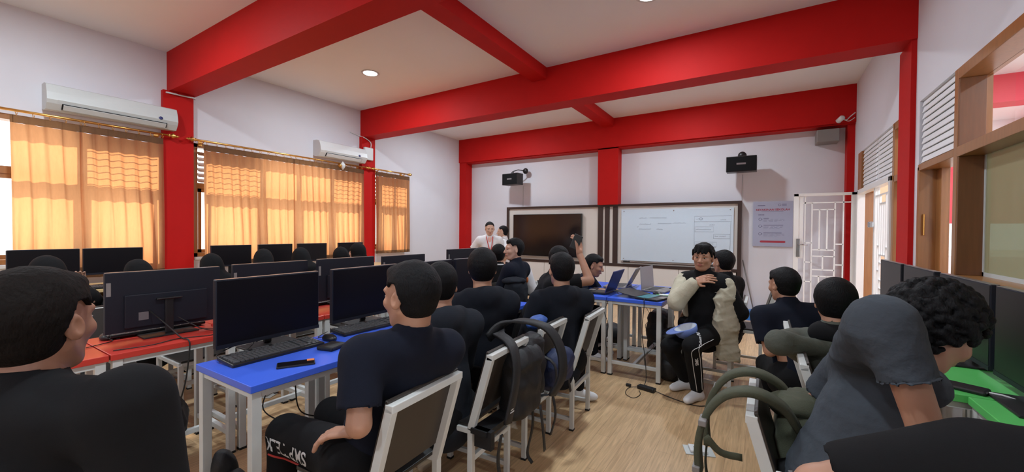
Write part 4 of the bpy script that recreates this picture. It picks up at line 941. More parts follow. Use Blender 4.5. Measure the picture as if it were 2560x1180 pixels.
    def hl(f0, nape=-.058, front=.062):
        fs = np.array([-.2, -.045, -.028, -.012, .014, .028, .050, .062, .2]); us = np.array([nape, nape, -.030, .022, .024, .006, .050, front, front]) * 1.0
        return lambda qq: (np.interp(qq[0] / S + f0, fs, us) * S - qq[2]) * .75
    if hair in ('short', 'crop', 'fringe', 'curly'):
        th = {'short': .013, 'crop': .007, 'fringe': .015, 'curly': .05}[hair] * v
        c0 = (-.023, 0, .030)
        if hair == 'curly': 
            hg.ell(Hd(-.03, 0, .030), np.array((.108, .104, .112)) * S, RH, k=0, cut=hl(-.03, -.105, .03), noise=.003, nf=85); rr = np.random.RandomState(5)
            for _ in range(900):
                d_ = rr.normal(size=3); d_ /= np.linalg.norm(d_); p_ = np.array((-.03, 0, .030)) + d_ * np.array((.110, .106, .114))
                if p_[2] > (.05 if p_[0] > .035 else -.01 if p_[0] > -.02 else -.085): hg.ell(Hd(*p_), np.full(3, rr.uniform(.006, .013)) * S, RH, k=.002)
        else:
            hg.ell(Hd(*c0), np.array((.089 + th, .074 + th, .083 + th * 1.15)) * S, RH, k=0, cut=hl(c0[0], -.085, .036), noise=.0009 if hair != 'fringe' else .0018, nf=140)
        if hair != 'curly': hg.ell(Hd(-.040, 0, -.022), np.array((.053 + th * .8, .060 + th * .8, .060)) * S, RH, k=.012, cut=lambda qq: np.maximum(qq[0] - .026 * S, (nape + .002) * S - qq[2]))
        if hair in ('short', 'fringe'):
            hg.ell(Hd(.034, .0, .094), np.array((.038, .052, .018)) * S, RH, k=.02, noise=.0015, nf=120)
        if hair == 'fringe':
            for l, f in ((.045, .058), (.02, .072), (-.012, .078), (-.04, .066)): hg.cap(Hd(f - .02, l, .098), Hd(f + .010, l - .010, .048), .020 * S, .010 * S, k=.012)
            for l in (1, -1): hg.cap(Hd(.03, l * .070, .06), Hd(.028, l * .076, .015), .014 * S, .007 * S, k=.01)
        sdf_object('hair', [hg], hairm, root, smooth=1 if hair != 'curly' else 0, org=org)
    elif hair == 'veil':
        vg = SDF(*bounds([hc, nb, chest, sh[1], sh[-1]], .17), .009)
        vg.ell(Hd(-.012, 0, .012), np.array((.108, .093, .118)) * S, RH, k=0)
        vg.cap(Hd(-.02, 0, -.05), nb, .085 * S, .10 * S, k=.05); vg.cap(nb + LT * .10, nb - LT * .10, .075 * S, .075 * S, k=.05); vg.cap(nb, chest + FT * .03, .10 * S, .13 * S, k=.05, sq=(FT, .8))
        vg.ell(Hd(.10, 0, -.02), np.array((.045, .05, .075)) * S, RH, k=.01, op='s')
        sdf_object('veil', [vg], hairm, root, fold=.003, seed=int(hip[1] * 50), org=org)
    # -------- shirt
    Sg = SDF(*bounds([hip - T * .08, hip, chest, nb, ntop] + list(sh.values()) + list(el.values()) + (list(wr.values()) if sleeve == 'long' else []), .17), q)
    t_ = .016
    Sg.cap(hip - T * .05, waist, (.128 + t_) * S * fat, (.112 + t_) * S * fat, sq=(FT, .84)); Sg.cap(waist, chest, (.112 + t_) * S * fat, (.122 + t_) * S * fat, sq=(FT, .80), k=.04)
    Sg.cap(sh[1] - T * .028 - LT * .02, sh[-1] - T * .028 + LT * .02, (.064 + t_) * S, (.064 + t_) * S, k=.04); Sg.cap(nb - T * .035 + LT * .09 * S, nb - T * .035 - LT * .09 * S, .060 * S, .060 * S, k=.05)
    for g_ in (1, -1):
        if sleeve == 'short':
            e_ = sh[g_] + (el[g_] - sh[g_]) * (tshort + .2); Sg.cap(sh[g_], e_, (.052 + t_) * S * fat, (.048 + t_ + .004) * S * fat, k=.03)
            dd = nrm(el[g_] - sh[g_]); Sg.cap(e_ + dd * .060, e_ + dd * .12, .085, .085, op='s', k=.006)
        else:
            Sg.cap(sh[g_], el[g_], (.052 + t_) * S * fat, (.046 + t_) * S * fat, k=.03); w_ = wr[g_] - nrm(wr[g_] - el[g_]) * .015; Sg.cap(el[g_], w_, (.045 + t_) * S * fat, (.030 + t_) * S, k=.02)
    if hood:
        Sg.cap(nb + LT * .085 * S - FT * .015, nb - FT * .075 - T * .02, .042 * S, .052 * S, k=.03); Sg.cap(nb - LT * .085 * S - FT * .015, nb - FT * .075 - T * .02, .042 * S, .052 * S, k=.03)
        Sg.cap(nb - FT * .07 - T * .02, nb - FT * .09 - T * .13, .062 * S, .040 * S, k=.05, sq=(FT, .6))
    elif ncut:
        Sg.cap(nb - nd * .03, nb + nd * .030, .071 * S, .068 * S, k=.025); Sg.cap(nb + nd * .112, nb + nd * .25, .074 * S, .085 * S, op='s', k=.006)
    sdf_object('hoodie' if hood else 'shirt', [Sg], top, root, fold=fold * (1.6 if sleeve == 'long' else 1.), seed=int(abs(hip[0]) * 37 + hip[1] * 91), org=org)
    # -------- trousers
    tr_o = None
    if legs:
        Tg = SDF(*bounds([hip + T * .08, hip] + list(kn.values()) + list(an.values()), .16), max(q, .009))
        Tg.cap(hj[1], hj[-1], .112 * S * fat, .112 * S * fat, k=.03); Tg.cap(hip, hip + T * .06, .12 * S * fat, .115 * S * fat, sq=(F0, .9), k=.03)
        for g_ in (1, -1): Tg.cap(hj[g_], kn[g_], .094 * S * fat, .070 * S, k=.03); Tg.cap(kn[g_], an[g_] - nrm(an[g_] - kn[g_]) * .01, .068 * S, .052 * S, k=.02)
        tr_o = sdf_object('trousers', [Tg], bottom, root, fold=fold * 1.4, seed=3, org=org)
        for g_ in (1, -1):
            ft = nrm(F0 + L0 * g_ * .12); fo = SDF(*bounds([an[g_], an[g_] + ft * .17 + U0 * -.05, an[g_] - ft * .05], .06), .008); a_ = an[g_]; zf = max(a_[2] - .075, .034)
            fo.cap(a_ + U0 * .05, np.array([*(a_ - ft * .03)[:2], zf]), .036 * S, .036 * S, k=.02); fo.cap(np.array([*(a_ - ft * .03)[:2], zf]), np.array([*(a_ + ft * .13)[:2], zf - .004]), .034, .030, k=.03, sq=((0, 0, 1), .85)); fo.cap(np.array([*(a_)[:2], zf + .03]), np.array([*(a_ + ft * .10)[:2], zf + .004]), .036, .028, k=.03)
            sdf_object('sock', [fo], socks, root, org=org)
    return dict(root=root, hip=hip, nb=nb, hc=hc, Hd=Hd, sh=sh, el=el, wr=wr, kn=kn, an=an, T=T, FT=FT, LT=LT, F0=F0, L0=L0, FH=FH, LH=LH, UH=UH, org=np.array(org), trousers=tr_o, chest=chest, S=S)
# ------------------------------------------------------------------ the students (hat = where the middle of the head is)
P0 = person('boy in a navy T-shirt on the nearest white chair, face turned to the screens', (0, 0, 0), 180, hat=(-1.11, 1.06, 1.115), lean=-24, sc=1.04, elb={1: ((-1.095, .835, .735), (-1.245, .935, .635))}, twist=-14, hyaw=20, hpitch=4, top='navy', bottom='black', hair='short', q=.008, hq=.0035, face=True, fat=1.02,
            armL=(.15, .20, .13, (-.5, 1.0, .1), (.85, .50, -.12), (0, 0, -1)), armR=(.18, -.15, .10, (-.6, -1, .1)), legL=(.42, .14, -.42), legR=(.46, -.12, -.42), hairvol=1.15)
P1 = person('boy with a dark grey hood, half hidden behind the boy in the navy T-shirt', (0, 0, 0), 178, hat=(-1.425, 1.585, 1.07), lean=4, twist=-20, hyaw=-28, hpitch=8, top='hoodieg', hood=True, sleeve='long', hair='short', q=.009, armL=(.28, .10, .16), armR=(.28, -.10, .16))
P2 = person('boy in a black hoodie with both ears showing, seated before the last blue monitor', (0, 0, 0), 165, hat=(-1.50, 2.05, 1.12), lean=2, twist=-25, hyaw=-15, hpitch=4, top='hoodie', hood=True, sleeve='long', hair='short', q=.009, armL=(.26, .14, .14), armR=(.28, -.10, .16), hairvol=1.3, sc=1.03)
P3 = person('boy in a black hoodie at the fourth chair, back of his head to the camera', (0, 0, 0), 150, hat=(-1.225, 2.60, 1.085), lean=-2, twist=-12, hyaw=4, hpitch=2, top='hoodie', hood=True, sleeve='long', hair='short', q=.009, fat=1.08, armL=(.24, .14, .10), armR=(.26, -.10, .12), hairvol=1.2)
P4 = person('boy in black leaning forward with one hand raised to his head, behind the fourth chair', (0, 0, 0), 35, hat=(-1.445, 3.06, 1.12), lean=26, twist=0, hyaw=50, hpitch=8, top='black', hair='crop', q=.009, armL=(.22, -.16, .30, (.0, .6, -1), (.6, -.8, -.6)), armR=(.40, -.10, .64, (.6, -.5, -1.), (-.1, .1, 1), (-.5, .6, 0)), legL=(.40, .15, -.43), legR=(.40, -.10, -.43))
P5 = person('boy in a dark varsity jacket with a white sleeve, looking back over his shoulder', (0, 0, 0), 160, hat=(-2.30, 3.70, 1.155), lean=2, twist=22, hyaw=50, hpitch=2, top='navy', sleeve='long', hair='short', q=.009, hq=.005, face=True, skin='skinl', armL=(.25, .12, .14), armR=(.25, -.14, .12), hairvol=1.2)
P6 = person('boy with a white collar seen from behind, left of the boy in the varsity jacket', (0, 0, 0), 120, hat=(-2.66, 3.96, 1.08), lean=3, hyaw=-8, top='black', sleeve='long', hair='short', q=.010)
P7 = person('boy in a dark T-shirt bent low over the laptop, seen from the side', (0, 0, 0), 5, hat=(-1.57, 4.20, .985), lean=38, hyaw=4, hpitch=16, top='navy', hair='short', q=.009, hq=.005, face=True, fat=1.1, slouch=.03,
            armL=(.55, .10, .25, (0, .6, -1), (1, -.1, -.15), (0, 0, -1)), armR=(.53, -.14, .25, (0, -.7, -1), (1, .15, -.1), (0, 0, -1)), curlL=.35, curlR=.35, hairvol=1.15)
P8 = person('boy with a beige jacket half off his shoulders, hand at his collar, facing the camera', (0, 0, 0), 238, hat=(-.452, 3.79, 1.145), lean=3, twist=10, hyaw=16, hpitch=5, htilt=-4, top='black', bottom='black', hair='fringe', q=.008, hq=.0038, face=True,
            sleeve='long', ank={1: ((-.455, 3.56, .10), (-.25, -1, .7)), -1: ((-.575, 3.76, .10), (-.4, -1, .7))}, armL=(-.02, .12, .02, (-.6, 1, 0)), armR=(.18, .045, .44, (.3, -.8, -1), (-.1, 1, .35), (-.8, .1, -.4)), legL=(.27, .03, -.46), legR=(.18, -.14, -.46), curlR=.5)
P9 = person('boy in black behind the beige jacket boy, showing his ear and neck', (0, 0, 0), 150, hat=(-.36, 4.50, 1.06), lean=3, hyaw=-5, hpitch=4, top='black', hair='short', q=.009, hairvol=1.2)
P10 = person('boy in a black T-shirt by the open door side, leaning with his bare elbow out', (0, 0, 0), 104, hat=(.105, 3.44, .99), lean=14, side=6, hyaw=30, hpitch=8, top='navy', hair='short', q=.009, face=True, hq=.0055, fat=1.08,
            elb={1: ((.035, 3.26, .56), (.14, 3.62, .56))}, armR=(.25, -.15, .10), hairvol=1.2)
P11 = person('boy in a grey olive jacket with his left arm stretched over the chair back', (0, 0, 0), 80, hat=(.30, 2.58, 1.01), lean=4, side=4, hyaw=4, hpitch=8, top='olivej', sleeve='long', hair='short', q=.009, hairvol=1.2,
             elb={1: ((.06, 2.34, .83), (.25, 2.47, .80))}, armR=(.28, -.12, .14), fold=.003)
P12 = person('curly haired student in a slate grey shirt, hunched over the green desk', (0, 0, 0), 32, hat=(.42, 1.65, 1.075), lean=22, twist=-4, hyaw=0, hpitch=34, top='slate', hair='curly', q=.008, hq=.0055, fat=.98, slouch=.05, fold=.006, tshort=.34, neck=.045,
             armL=(.30, .10, .16), ncut=False, armR=(.24, -.12, .20, (-.1, -.5, -1)), shoff=(.265, 1.37, 1.14))
P13 = person('dark clothed student cut off by the bottom right corner, bare elbow on a chair back', (0, 0, 0), 84, hat=(.50, 1.07, 1.15), lean=-4, hyaw=0, top='black', hair='short', q=.009, fat=1.12, elb={1: ((.10, 1.085, .815), (.33, 1.42, .80))}, armR=(.25, -.12, .12))
P14 = person('boy in black at the left foreground with short brownish hair, seen from behind', (0, 0, 0), 116, hat=(-1.41, .215, 1.135), lean=4, twist=8, hyaw=2, shrug=.03, nape=-.075, shoff=(-1.185, .31, .975), hpitch=2, top='black', hairm='hairb', hair='short', q=.008, hq=.0035, face=True, fat=1.18, skin='skind', tshort=.80, hairvol=1.25, sc=1.04,
             armL=(.28, .12, .10), armR=(.20, -.15, .04, (-.3, -.5, -1)))
S1 = person('person standing in an open white shirt with a red lanyard, arms down', (0, 0, 0), -50, hat=(-3.88, 5.50, 1.39), lean=0, hyaw=4, hpitch=14, top='whitec', sleeve='short', hair='crop', q=.010, hq=.0055, face=True, skin='skinl', sc=.96,
            armL=(.05, .24, .05), armR=(.05, -.24, .05), legL=(.02, .10, -.70), legR=(.0, -.10, -.70))
S2 = person('person standing in a white T-shirt behind the one with the red lanyard', (0, 0, 0), 205, hat=(-3.87, 5.86, 1.335), lean=2, hyaw=0, hpitch=6, top='whitec', hair='crop', q=.010, hq=.006, face=True, skin='skinl', sc=.94,
            armL=(.05, .22, .05), armR=(.05, -.22, .05), legL=(.02, .10, -.65), legR=(.0, -.10, -.65))
VH = [((-4.5, .71, 1.02), 172, 30, 'veiled student at the far left leaning on her hand before the first window screen', 18, 30, dict(armL=(.3, .1, .2), armR=(.34, -.16, .42, (.3, -.6, -1), (-.2, .2, 1), (-1, 0, 0)))),
      ((-4.5, 1.225, .965), 178, 26, 'veiled student whose head tops the nearest monitor back, left of the red column', 24, 10, {}),
      ((-4.45, 1.74, .995), 178, 20, 'veiled student right of the red column, in front of the charcoal window screen', 14, 0, {}),
      ((-4.5, 2.235, 1.02), 150, 34, 'veiled student leaning to her right before the second screen past the red column', 34, 10, {}),
      ((-4.5, 2.64, 1.02), 170, 30, 'veiled student with bowed head before the third screen past the red column', 26, 0, {}),
      ((-4.5, 3.155, 1.015), 175, 20, 'veiled student in the pair beside the second red column, the lower head', 14, 0, {}),
      ((-4.55, 3.43, 1.06), 200, 14, 'veiled student in the pair beside the second red column, turned sideways', 5, 30, {})]
for i, (h_, a, ln, lab, hp_, hy_, kw) in enumerate(VH):
    person(lab, (0, 0, 0), a, hat=h_, lean=ln, hyaw=hy_, hpitch=hp_, top='black', sleeve='long', hair='veil', hairm='black', q=.012, skin='skinl', bottom='black', face=(i in (6,)), fold=.002, hand=(i in (0, 6)), group=None, **kw)
# ------------------------------------------------------------------ things worn by the students
from mathutils.bvhtree import BVHTree
def bvh(o): return BVHTree.FromPolygons([v.co.copy() for v in o.data.vertices], [tuple(p.vertices) for p in o.data.polygons])
def wrap_text(s, size, P, target, origin, xdir, ydir, m, name='lettering', off=.0018, bold=.0):
    """lettering laid on the surface of target (origin in world coordinates, reading along xdir)"""
    tr = bvh(target); me = text_mesh(s, size, .0004, bold=bold); x = Vector(xdir).normalized(); y = Vector(ydir); y = (y - x * y.dot(x)).normalized(); z = x.cross(y); o = Vector(origin) - Vector(P['org'])
    for v in me.vertices:
        p = o + x * v.co.x + y * v.co.y; h = tr.ray_cast(p + z * .15, -z, .4); h = h if h[0] is not None else tr.find_nearest(p)
        v.co = h[0] + z * (off + (v.co.z > 0) * .0005)
    me.materials.clear(); return link_mesh(me, name, m, P['root'])
def wrap_line(P, target, pts, z, w, m, name, n=24):
    tr = bvh(target); z = Vector(z).normalized(); b = MB(); out = []
    for p in arc_pts(pts, n):
        p = Vector(p) - Vector(P['org']); h = tr.ray_cast(p + z * .15, -z, .4)
        if h[0] is not None: out.append(h[0] + z * .0015)
    if len(out) > 2: b.tube(out, w, 5); return b.build(name, m, P['root'])
# nearest boy: white letters along his left thigh
k, h = P0['kn'][1], P0['hip'] + P0['F0'] * .08 + P0['L0'] * .09
d_ = nrm(k - h)
wrap_text('SMP TELK', .066, P0, P0['trousers'], k - d_ * .27 + P0['L0'] * .080 + [0, 0, -.01], d_, P0['L0'] * .45 - P0['T'] * .85, 'whitp', bold=.001)
wrap_line(P0, P0['trousers'], [k - d_ * .27 + P0['L0'] * .10 + [0, 0, -.055], k - d_ * .14 + P0['L0'] * .11 + [0, 0, -.055], k + P0['L0'] * .10 + [0, 0, -.05]], P0['L0'] + np.array([0, 0, .4]), .004, 'redc', 'red_piping')
# boy with the beige jacket: piping and lettering on the outer leg
k, a, h = P8['kn'][1], P8['an'][1], P8['hip']
outw = nrm(P8['L0'] * .9 + P8['F0'] * .45)
for s_ in (-.030, .030):
    sd = nrm(np.cross(nrm(a - k), outw)); wrap_line(P8, P8['trousers'], [h + (k - h) * .35 + sd * -s_ * 1.2, k * .97 + h * .03 + sd * s_ * .6 + outw * .02, k + (a - k) * .3 + sd * s_, a + sd * s_ * .7], outw, .0028, 'whitp', 'white_piping', 40)
wrap_text('SMK', .034, P8, P8['trousers'], k + (a - k) * .34, nrm(k - a), np.cross(outw, nrm(k - a)), 'whitp', bold=.0012)
wrap_text('Telkom Purwok', .034, P8, P8['trousers'], k + (a - k) * .10 + outw * .0, nrm(nrm(h - k) * .8 + nrm(k - a) * .6), np.cross(outw, nrm(nrm(h - k) * .8 + nrm(k - a) * .6)), 'whitp', bold=.0012)
# beige jacket: right sleeve and the part hanging from the left shoulder over the chair back
o8 = (P8['org'][0], P8['org'][1], 0); S8 = P8['sh']; E8 = P8['el']; W8 = P8['wr']
js = SDF(np.minimum(np.minimum(S8[-1], E8[-1]), W8[-1]) - .13, np.maximum(np.maximum(S8[-1], E8[-1]), W8[-1]) + .13, .008)
js.cap(S8[-1] + P8['LT'] * .0 - P8['T'] * .02, E8[-1], .088, .080, k=.02); js.cap(E8[-1], W8[-1] - nrm(W8[-1] - E8[-1]) * .03, .078, .058, k=.02); js.cap(W8[-1] - nrm(W8[-1] - E8[-1]) * .055, W8[-1] - nrm(W8[-1] - E8[-1]) * .03, .043, .043, k=.004)
sdf_object('jacket_sleeve', [js], 'beige', P8['root'], fold=.005, seed=11, org=o8)
lsh = S8[1]; dn = np.array([.01, .02, -1.]); B0 = lsh + np.array([.02, -.035, -.035]); 
jd = SDF((-.62, 3.62, .30), (.02, 4.25, 1.12), .009)
vd = (-.1, 1, 0); jd.cap(B0 + [0, 0, .01], B0 + dn * .30 + [.0, .0, 0], .075, .100, k=.03, sq=(vd, .6)); jd.cap(B0 + dn * .30, B0 + dn * .60 + [.02, .03, 0], .100, .105, k=.03, sq=(vd, .45)); jd.cap(B0 + dn * .66 + [-.2, 0, 0], B0 + dn * .69 + [.2, 0, 0], .05, .05, k=.02, op='s')
jd.cap(B0 + [0, -.01, -.02], B0 + [-.05, -.03, -.28], .030, .038, k=.02); jd.cap(B0 + [-.05, -.03, -.28], B0 + [-.02, .0, -.44], .038, .045, k=.02)
sdf_object('jacket_drape', [jd], 'beige', P8['root'], fold=.013, seed=4, org=o8)
jb = SDF(P8['chest'] - .24, P8['chest'] + .24, .009); fr = P8['FT'] * .11
jb.cap(S8[-1] + P8['FT'] * .05 - P8['T'] * .02, P8['chest'] - P8['LT'] * .125 - P8['T'] * .17 + P8['FT'] * .045, .030, .036, k=.02)
sdf_object('jacket_front', [jb], 'beige', P8['root'], fold=.004, seed=8, org=o8)
MB().bar(Vector(lsh + P8['FT'] * .062 - P8['T'] * .075 - P8['LT'] * .05) - Vector(o8), Vector(lsh + P8['FT'] * .045 - P8['T'] * .075 + P8['LT'] * .055) - Vector(o8), .012, .016, .003).build('sleeve_stripe', 'whitp', P8['root'])
# open lanyard of the standing person
c = P0 and S1; o = Vector(c['org']); nb_, ch_ = Vector(c['nb']) - o, Vector(c['chest']) - o; F_ = Vector(c['FT']); L_ = Vector(c['LT'])
MB().tube(arc_pts([nb_ + L_ * .05 + Vector((0, 0, .02)), nb_ + L_ * .05 + F_ * .085 - Vector((0, 0, .03)), ch_ + L_ * .01 + F_ * .125 - Vector((0, 0, .06)), nb_ - L_ * .05 + F_ * .085 - Vector((0, 0, .03)), nb_ - L_ * .05 + Vector((0, 0, .02))], 24), .007, 5).build('lanyard', 'redc', S1['root'])
MB().box(-.035, .035, -.004, .004, -.13, -.04).build('badge_card', 'orange', S1['root'], loc=ch_ + F_ * .128 - Vector((0, 0, .03)), rot=(0, 0, math.atan2(F_.y, F_.x) - math.pi / 2))
pnk = SDF(S1['chest'] - .2, S1['chest'] + .2, .01); pnk.cap(S1['nb'] - S1['T'] * .04 + S1['FT'] * .052, S1['chest'] - S1['T'] * .12 + S1['FT'] * .075, .045, .052, k=.01, sq=(S1['FT'], .8)); sdf_object('undershirt', [pnk], mat('pale_pink_shirt', (.70, .42, .36), .85), S1['root'], org=(S1['org'][0], S1['org'][1], 0))
# varsity jacket sleeve
v = P5; a_, b_ = v['sh'][-1], v['el'][-1]; vs = SDF(np.minimum(a_, b_) - .12, np.maximum(a_, b_) + .12, .009); vs.cap(a_ + (b_ - a_) * .12, b_, .074, .068, k=.02); o5 = (v['org'][0], v['org'][1], 0)
sdf_object('white_sleeve', [vs], 'whitec', v['root'], fold=.003, org=o5)
MB().ball(Vector(a_ * .5 + b_ * .5 + np.array([.022, -.062, .0]) - np.array(o5)), (.022, .012, .036), 10).build('orange_patch', 'orange', v['root'])
c6 = P6; MB().tube([Vector(c6['nb'] + c6['LT'] * .06 * math.cos(t) + c6['FT'] * .055 * math.sin(t) + c6['T'] * .03 - np.array([c6['org'][0], c6['org'][1], 0])) for t in [math.pi * q / 8 + math.pi for q in range(9)]], .012, 6).build('white_collar', 'whitp', P6['root'])
cg = SDF(P11['nb'] - .2, P11['nb'] + .2, .009); cg.cap(P11['nb'] + P11['LT'] * .045 + P11['T'] * .005, P11['nb'] - P11['LT'] * .045 + P11['T'] * .005, .058, .058, k=.02); cg.cap(P11['nb'] - P11['FT'] * .05 + P11['LT'] * .06, P11['nb'] - P11['FT'] * .05 - P11['LT'] * .06, .048, .048, k=.03)
sdf_object('dark_hood', [cg], 'black', P11['root'], fold=.003, org=(P11['org'][0], P11['org'][1], 0))
# the phone held at the head
hp = P4['wr'][-1] + np.array([-.02, -.02, .09])
t = tag(empty('phone', tuple(hp), .6), 'dark phone held up at the head of the boy leaning forward', 'phone', 'phones'); MB().box(-.035, .035, -.005, .005, -.06, .06, Matrix.Rotation(.4, 4, 'Y'), .004).build('case', 'plast', t)
# pale wristband / watch ring at the elbow of the hooded boy
# ------------------------------------------------------------------ cap on the lap
t = tag(empty('cap', (-.545, 3.56, .565), math.radians(-60)), 'pale blue cap lying upside down on the lap of the beige jacket boy', 'cap')
R_ = Matrix.Rotation(math.radians(20), 4, 'X')
MB().lathe([(.010, -.072), (.045, -.066), (.075, -.045), (.090, -.015), (.094, .02), (.090, .022), (.084, -.012), (.070, -.038), (.040, -.056), (.008, -.060)], R_, 28).build('crown', 'capblue', t)
MB().lathe([(.006, -.058), (.038, -.053), (.068, -.034), (.082, -.010), (.088, .019), (.084, .019), (.06, -.022), (.02, -.03)], R_, 24).build('lining', 'capin', t)
MB().prism([(.078 * math.cos(a), .075 * math.sin(a) - .01) for a in [math.pi + math.pi * q / 12 for q in range(13)]] + [(.085 * math.cos(a), .150 * math.sin(a) - .01) for a in [2 * math.pi - math.pi * q / 12 for q in range(13)]], 'z', .014, .020, R_).build('brim', 'capblue', t)

# ------------------------------------------------------------------ bags
def soft(c, r, seed, m, name, parent, q=.010, fold=.008, R=None, extra=(), box=None):
    g = SDF(np.array(c) - np.max(r) * 1.5 - .08, np.array(c) + np.max(r) * 1.5 + .08, q); c = np.array(c, float); R = np.eye(3) if R is None else R
    if box is not None:                                     # rounded box by a cloud of capsules
        X, Y, Z = np.array(r); rad = box
        for z in (-1, 0, 1):
            for y in (-1, 1): g.cap(c + R @ np.array((-(X - rad), y * (Y - rad), z * (Z - rad))), c + R @ np.array(((X - rad), y * (Y - rad), z * (Z - rad))), rad, k=.05)
        g.ell(c, r, R.T, k=.05); g.cap(c + R @ np.array((0, -(Y - rad) * .9, (Z - rad))), c + R @ np.array((0, (Y - rad) * .9, (Z - rad))), rad * 1.1, k=.05); g.cap(c + R @ np.array((0, -(Y - rad) * .9, -(Z - rad))), c + R @ np.array((0, (Y - rad) * .9, -(Z - rad))), rad * 1.1, k=.05); g.cap(c + R @ np.array((0, -(Y - rad) * .9, 0)), c + R @ np.array((0, (Y - rad) * .9, 0)), X * .95, k=.05)
    else: g.ell(c, r, R.T, k=.02)
    for e in extra: g.ell(np.array(e[0]), np.array(e[1]), k=.02)
    pc = (parent.location.x, parent.location.y, parent.location.z); return sdf_object(name, [g], m, parent, fold=fold, seed=seed, org=pc)
def bag(loc, label, cat='backpack', name='backpack', group='backpacks'): return tag(empty(name, loc), label, cat, group)
def rl_(t, pts): return [Vector(p) - t.location for p in pts]
# black backpack with strap loops over the second chair
t = bag((-1.07, 1.80, .35), 'black backpack strapped over the back of the second chair from the camera')
soft((-1.10, 1.86, .56), (.075, .135, .18), 5, 'bagblk', 'bag_body', t, box=.06)
MB().ribbon(rl_(t, arc_pts([(-1.03, 1.62, .44), (-1.01, 1.66, .64), (-1.03, 1.68, .76), (-1.08, 1.70, .81), (-1.15, 1.72, .83), (-1.20, 1.80, .82)], 30)), .062, .014, (0, 1, .1)).build('strap', 'bagblk', t)
MB().ribbon(rl_(t, arc_pts([(-1.22, 1.72, .80), (-1.18, 1.80, .86), (-1.10, 1.90, .87), (-.99, 1.96, .83), (-.93, 1.99, .72), (-.92, 1.99, .58), (-.97, 1.97, .47)], 40)), .060, .016, (.3, 1, 0)).build('strap', 'bagblk', t)
for a, b, c in (((-1.02, 1.55, .42), (-1.03, 1.54, .30), (-1.01, 1.55, .16)), ((-1.02, 1.93, .42), (-1.0, 1.93, .28), (-1.0, 1.95, .17))): MB().ribbon(rl_(t, arc_pts([a, b, c], 10)), .024, .004, (0, 1, 0)).build('webbing', 'bagblk', t)
MB().box(-.09, .0, -.30, -.02, .06, .085).box(-.075, .02, -.29, -.26, -.0, .085).build('chest_belt', 'bagblk', t)
MB().prism([(-.012, -.012), (.014, -.012), (.001, .014)], 'x', .062, .065, Matrix.Translation((-.01, -.165, .165))).box(.052, .056, -.18, -.148, .142, .147).build('logo', 'whitp', t)
# navy and black backpack on the third chair
t = bag((-1.10, 2.15, .35), 'navy and black backpack hanging on the third chair, with a bright blue flap on top')
soft((-1.13, 1.98, .60), (.07, .12, .17), 9, 'bagblk', 'bag_body', t, box=.055); soft((-1.075, 2.25, .53), (.055, .125, .10), 10, 'bagblu', 'front_pocket', t, box=.035, fold=.014)
soft((-1.19, 2.20, .80), (.055, .13, .045), 12, mat('blue_nylon', (.045, .12, .42), .55, noise=.1, nscale=20, bump=.2, bscale=120), 'top_flap', t)
MB().ball(Vector((-1.07, 1.955, .655)) - t.location, (.022, .022, .035), 10).build('purple_tag', 'purple', t)
for pts in ([(-1.07, 1.93, .46), (-1.06, 1.92, .30), (-1.08, 1.90, .16), (-1.05, 1.90, .11)], [(-1.05, 2.12, .45), (-1.02, 2.12, .30), (-1.04, 2.10, .18)], [(-1.05, 2.36, .44), (-1.04, 2.38, .34)], [(-1.14, 2.06, .66), (-1.01, 2.08, .60), (-1.00, 2.05, .46), (-1.06, 1.99, .44)]): MB().ribbon(rl_(t, arc_pts(pts, 14)), .024, .005, (0, 1, 0)).build('webbing', 'bagblk', t)
MB().box(.0, .016, -.09, .255, .235, .25).build('cross_belt', 'bagblk', t)
# charcoal backpack by the varsity jacket
t = bag((-2.20, 3.50, .5), 'charcoal backpack slung over the chair near the boy in the varsity jacket')
soft((-2.17, 3.55, .70), (.10, .12, .16), 21, 'hoodieg', 'bag_body', t, box=.07); soft((-2.19, 3.54, .85), (.13, .14, .045), 22, 'hoodieg', 'top_flap', t)
MB().box(.10, .103, -.085, -.072, .135, .175).build('label_tab', 'whitp', t)
# olive backpack with two big strap loops
t = bag((-.02, 1.65, .35), 'olive green backpack hung over a chair at the bottom right, strap loops towards the aisle')
soft((.13, 1.78, .58), (.10, .15, .19), 31, 'olive', 'bag_body', t, box=.07, fold=.012); soft((.10, 1.74, .755), (.09, .10, .05), 32, 'olive', 'top_flap', t, fold=.01); soft((.10, 1.66, .50), (.06, .06, .12), 33, 'olived', 'side_pocket', t, fold=.008)
for y, dy in ((1.52, .06), (1.74, .04)): MB().ribbon(rl_(t, arc_pts([(.10, y + .10, .72), (.05, y + .05, .80), (-.03, y, .845), (-.11, y - .01, .82), (-.165, y - .02, .74), (-.185, y - .02, .64), (-.18, y - .02, .55)], 44)), .060, .020, (0, 1, .0)).build('strap', 'olive', t)
for y in (1.50, 1.72): MB().ribbon(rl_(t, arc_pts([(-.18, y, .57), (-.185, y, .46), (-.16, y + .01, .36), (-.10, y + .02, .27)], 18)), .028, .006, (0, 1, 0)).build('webbing', 'olived', t)
MB().ribbon(rl_(t, arc_pts([(-.18, 1.66, .60), (-.13, 1.66, .555), (-.06, 1.66, .555)], 10)), .026, .004, (0, 0, 1)).build('webbing', 'olive', t)
for p in ((-.168, 1.475, .735), (-.150, 1.735, .765), (-.187, 1.49, .57)): MB().box(-.012, .012, -.030, .030, -.010, .010, bev=.003).build('buckle', 'greyp', t, loc=Vector(p) - t.location)
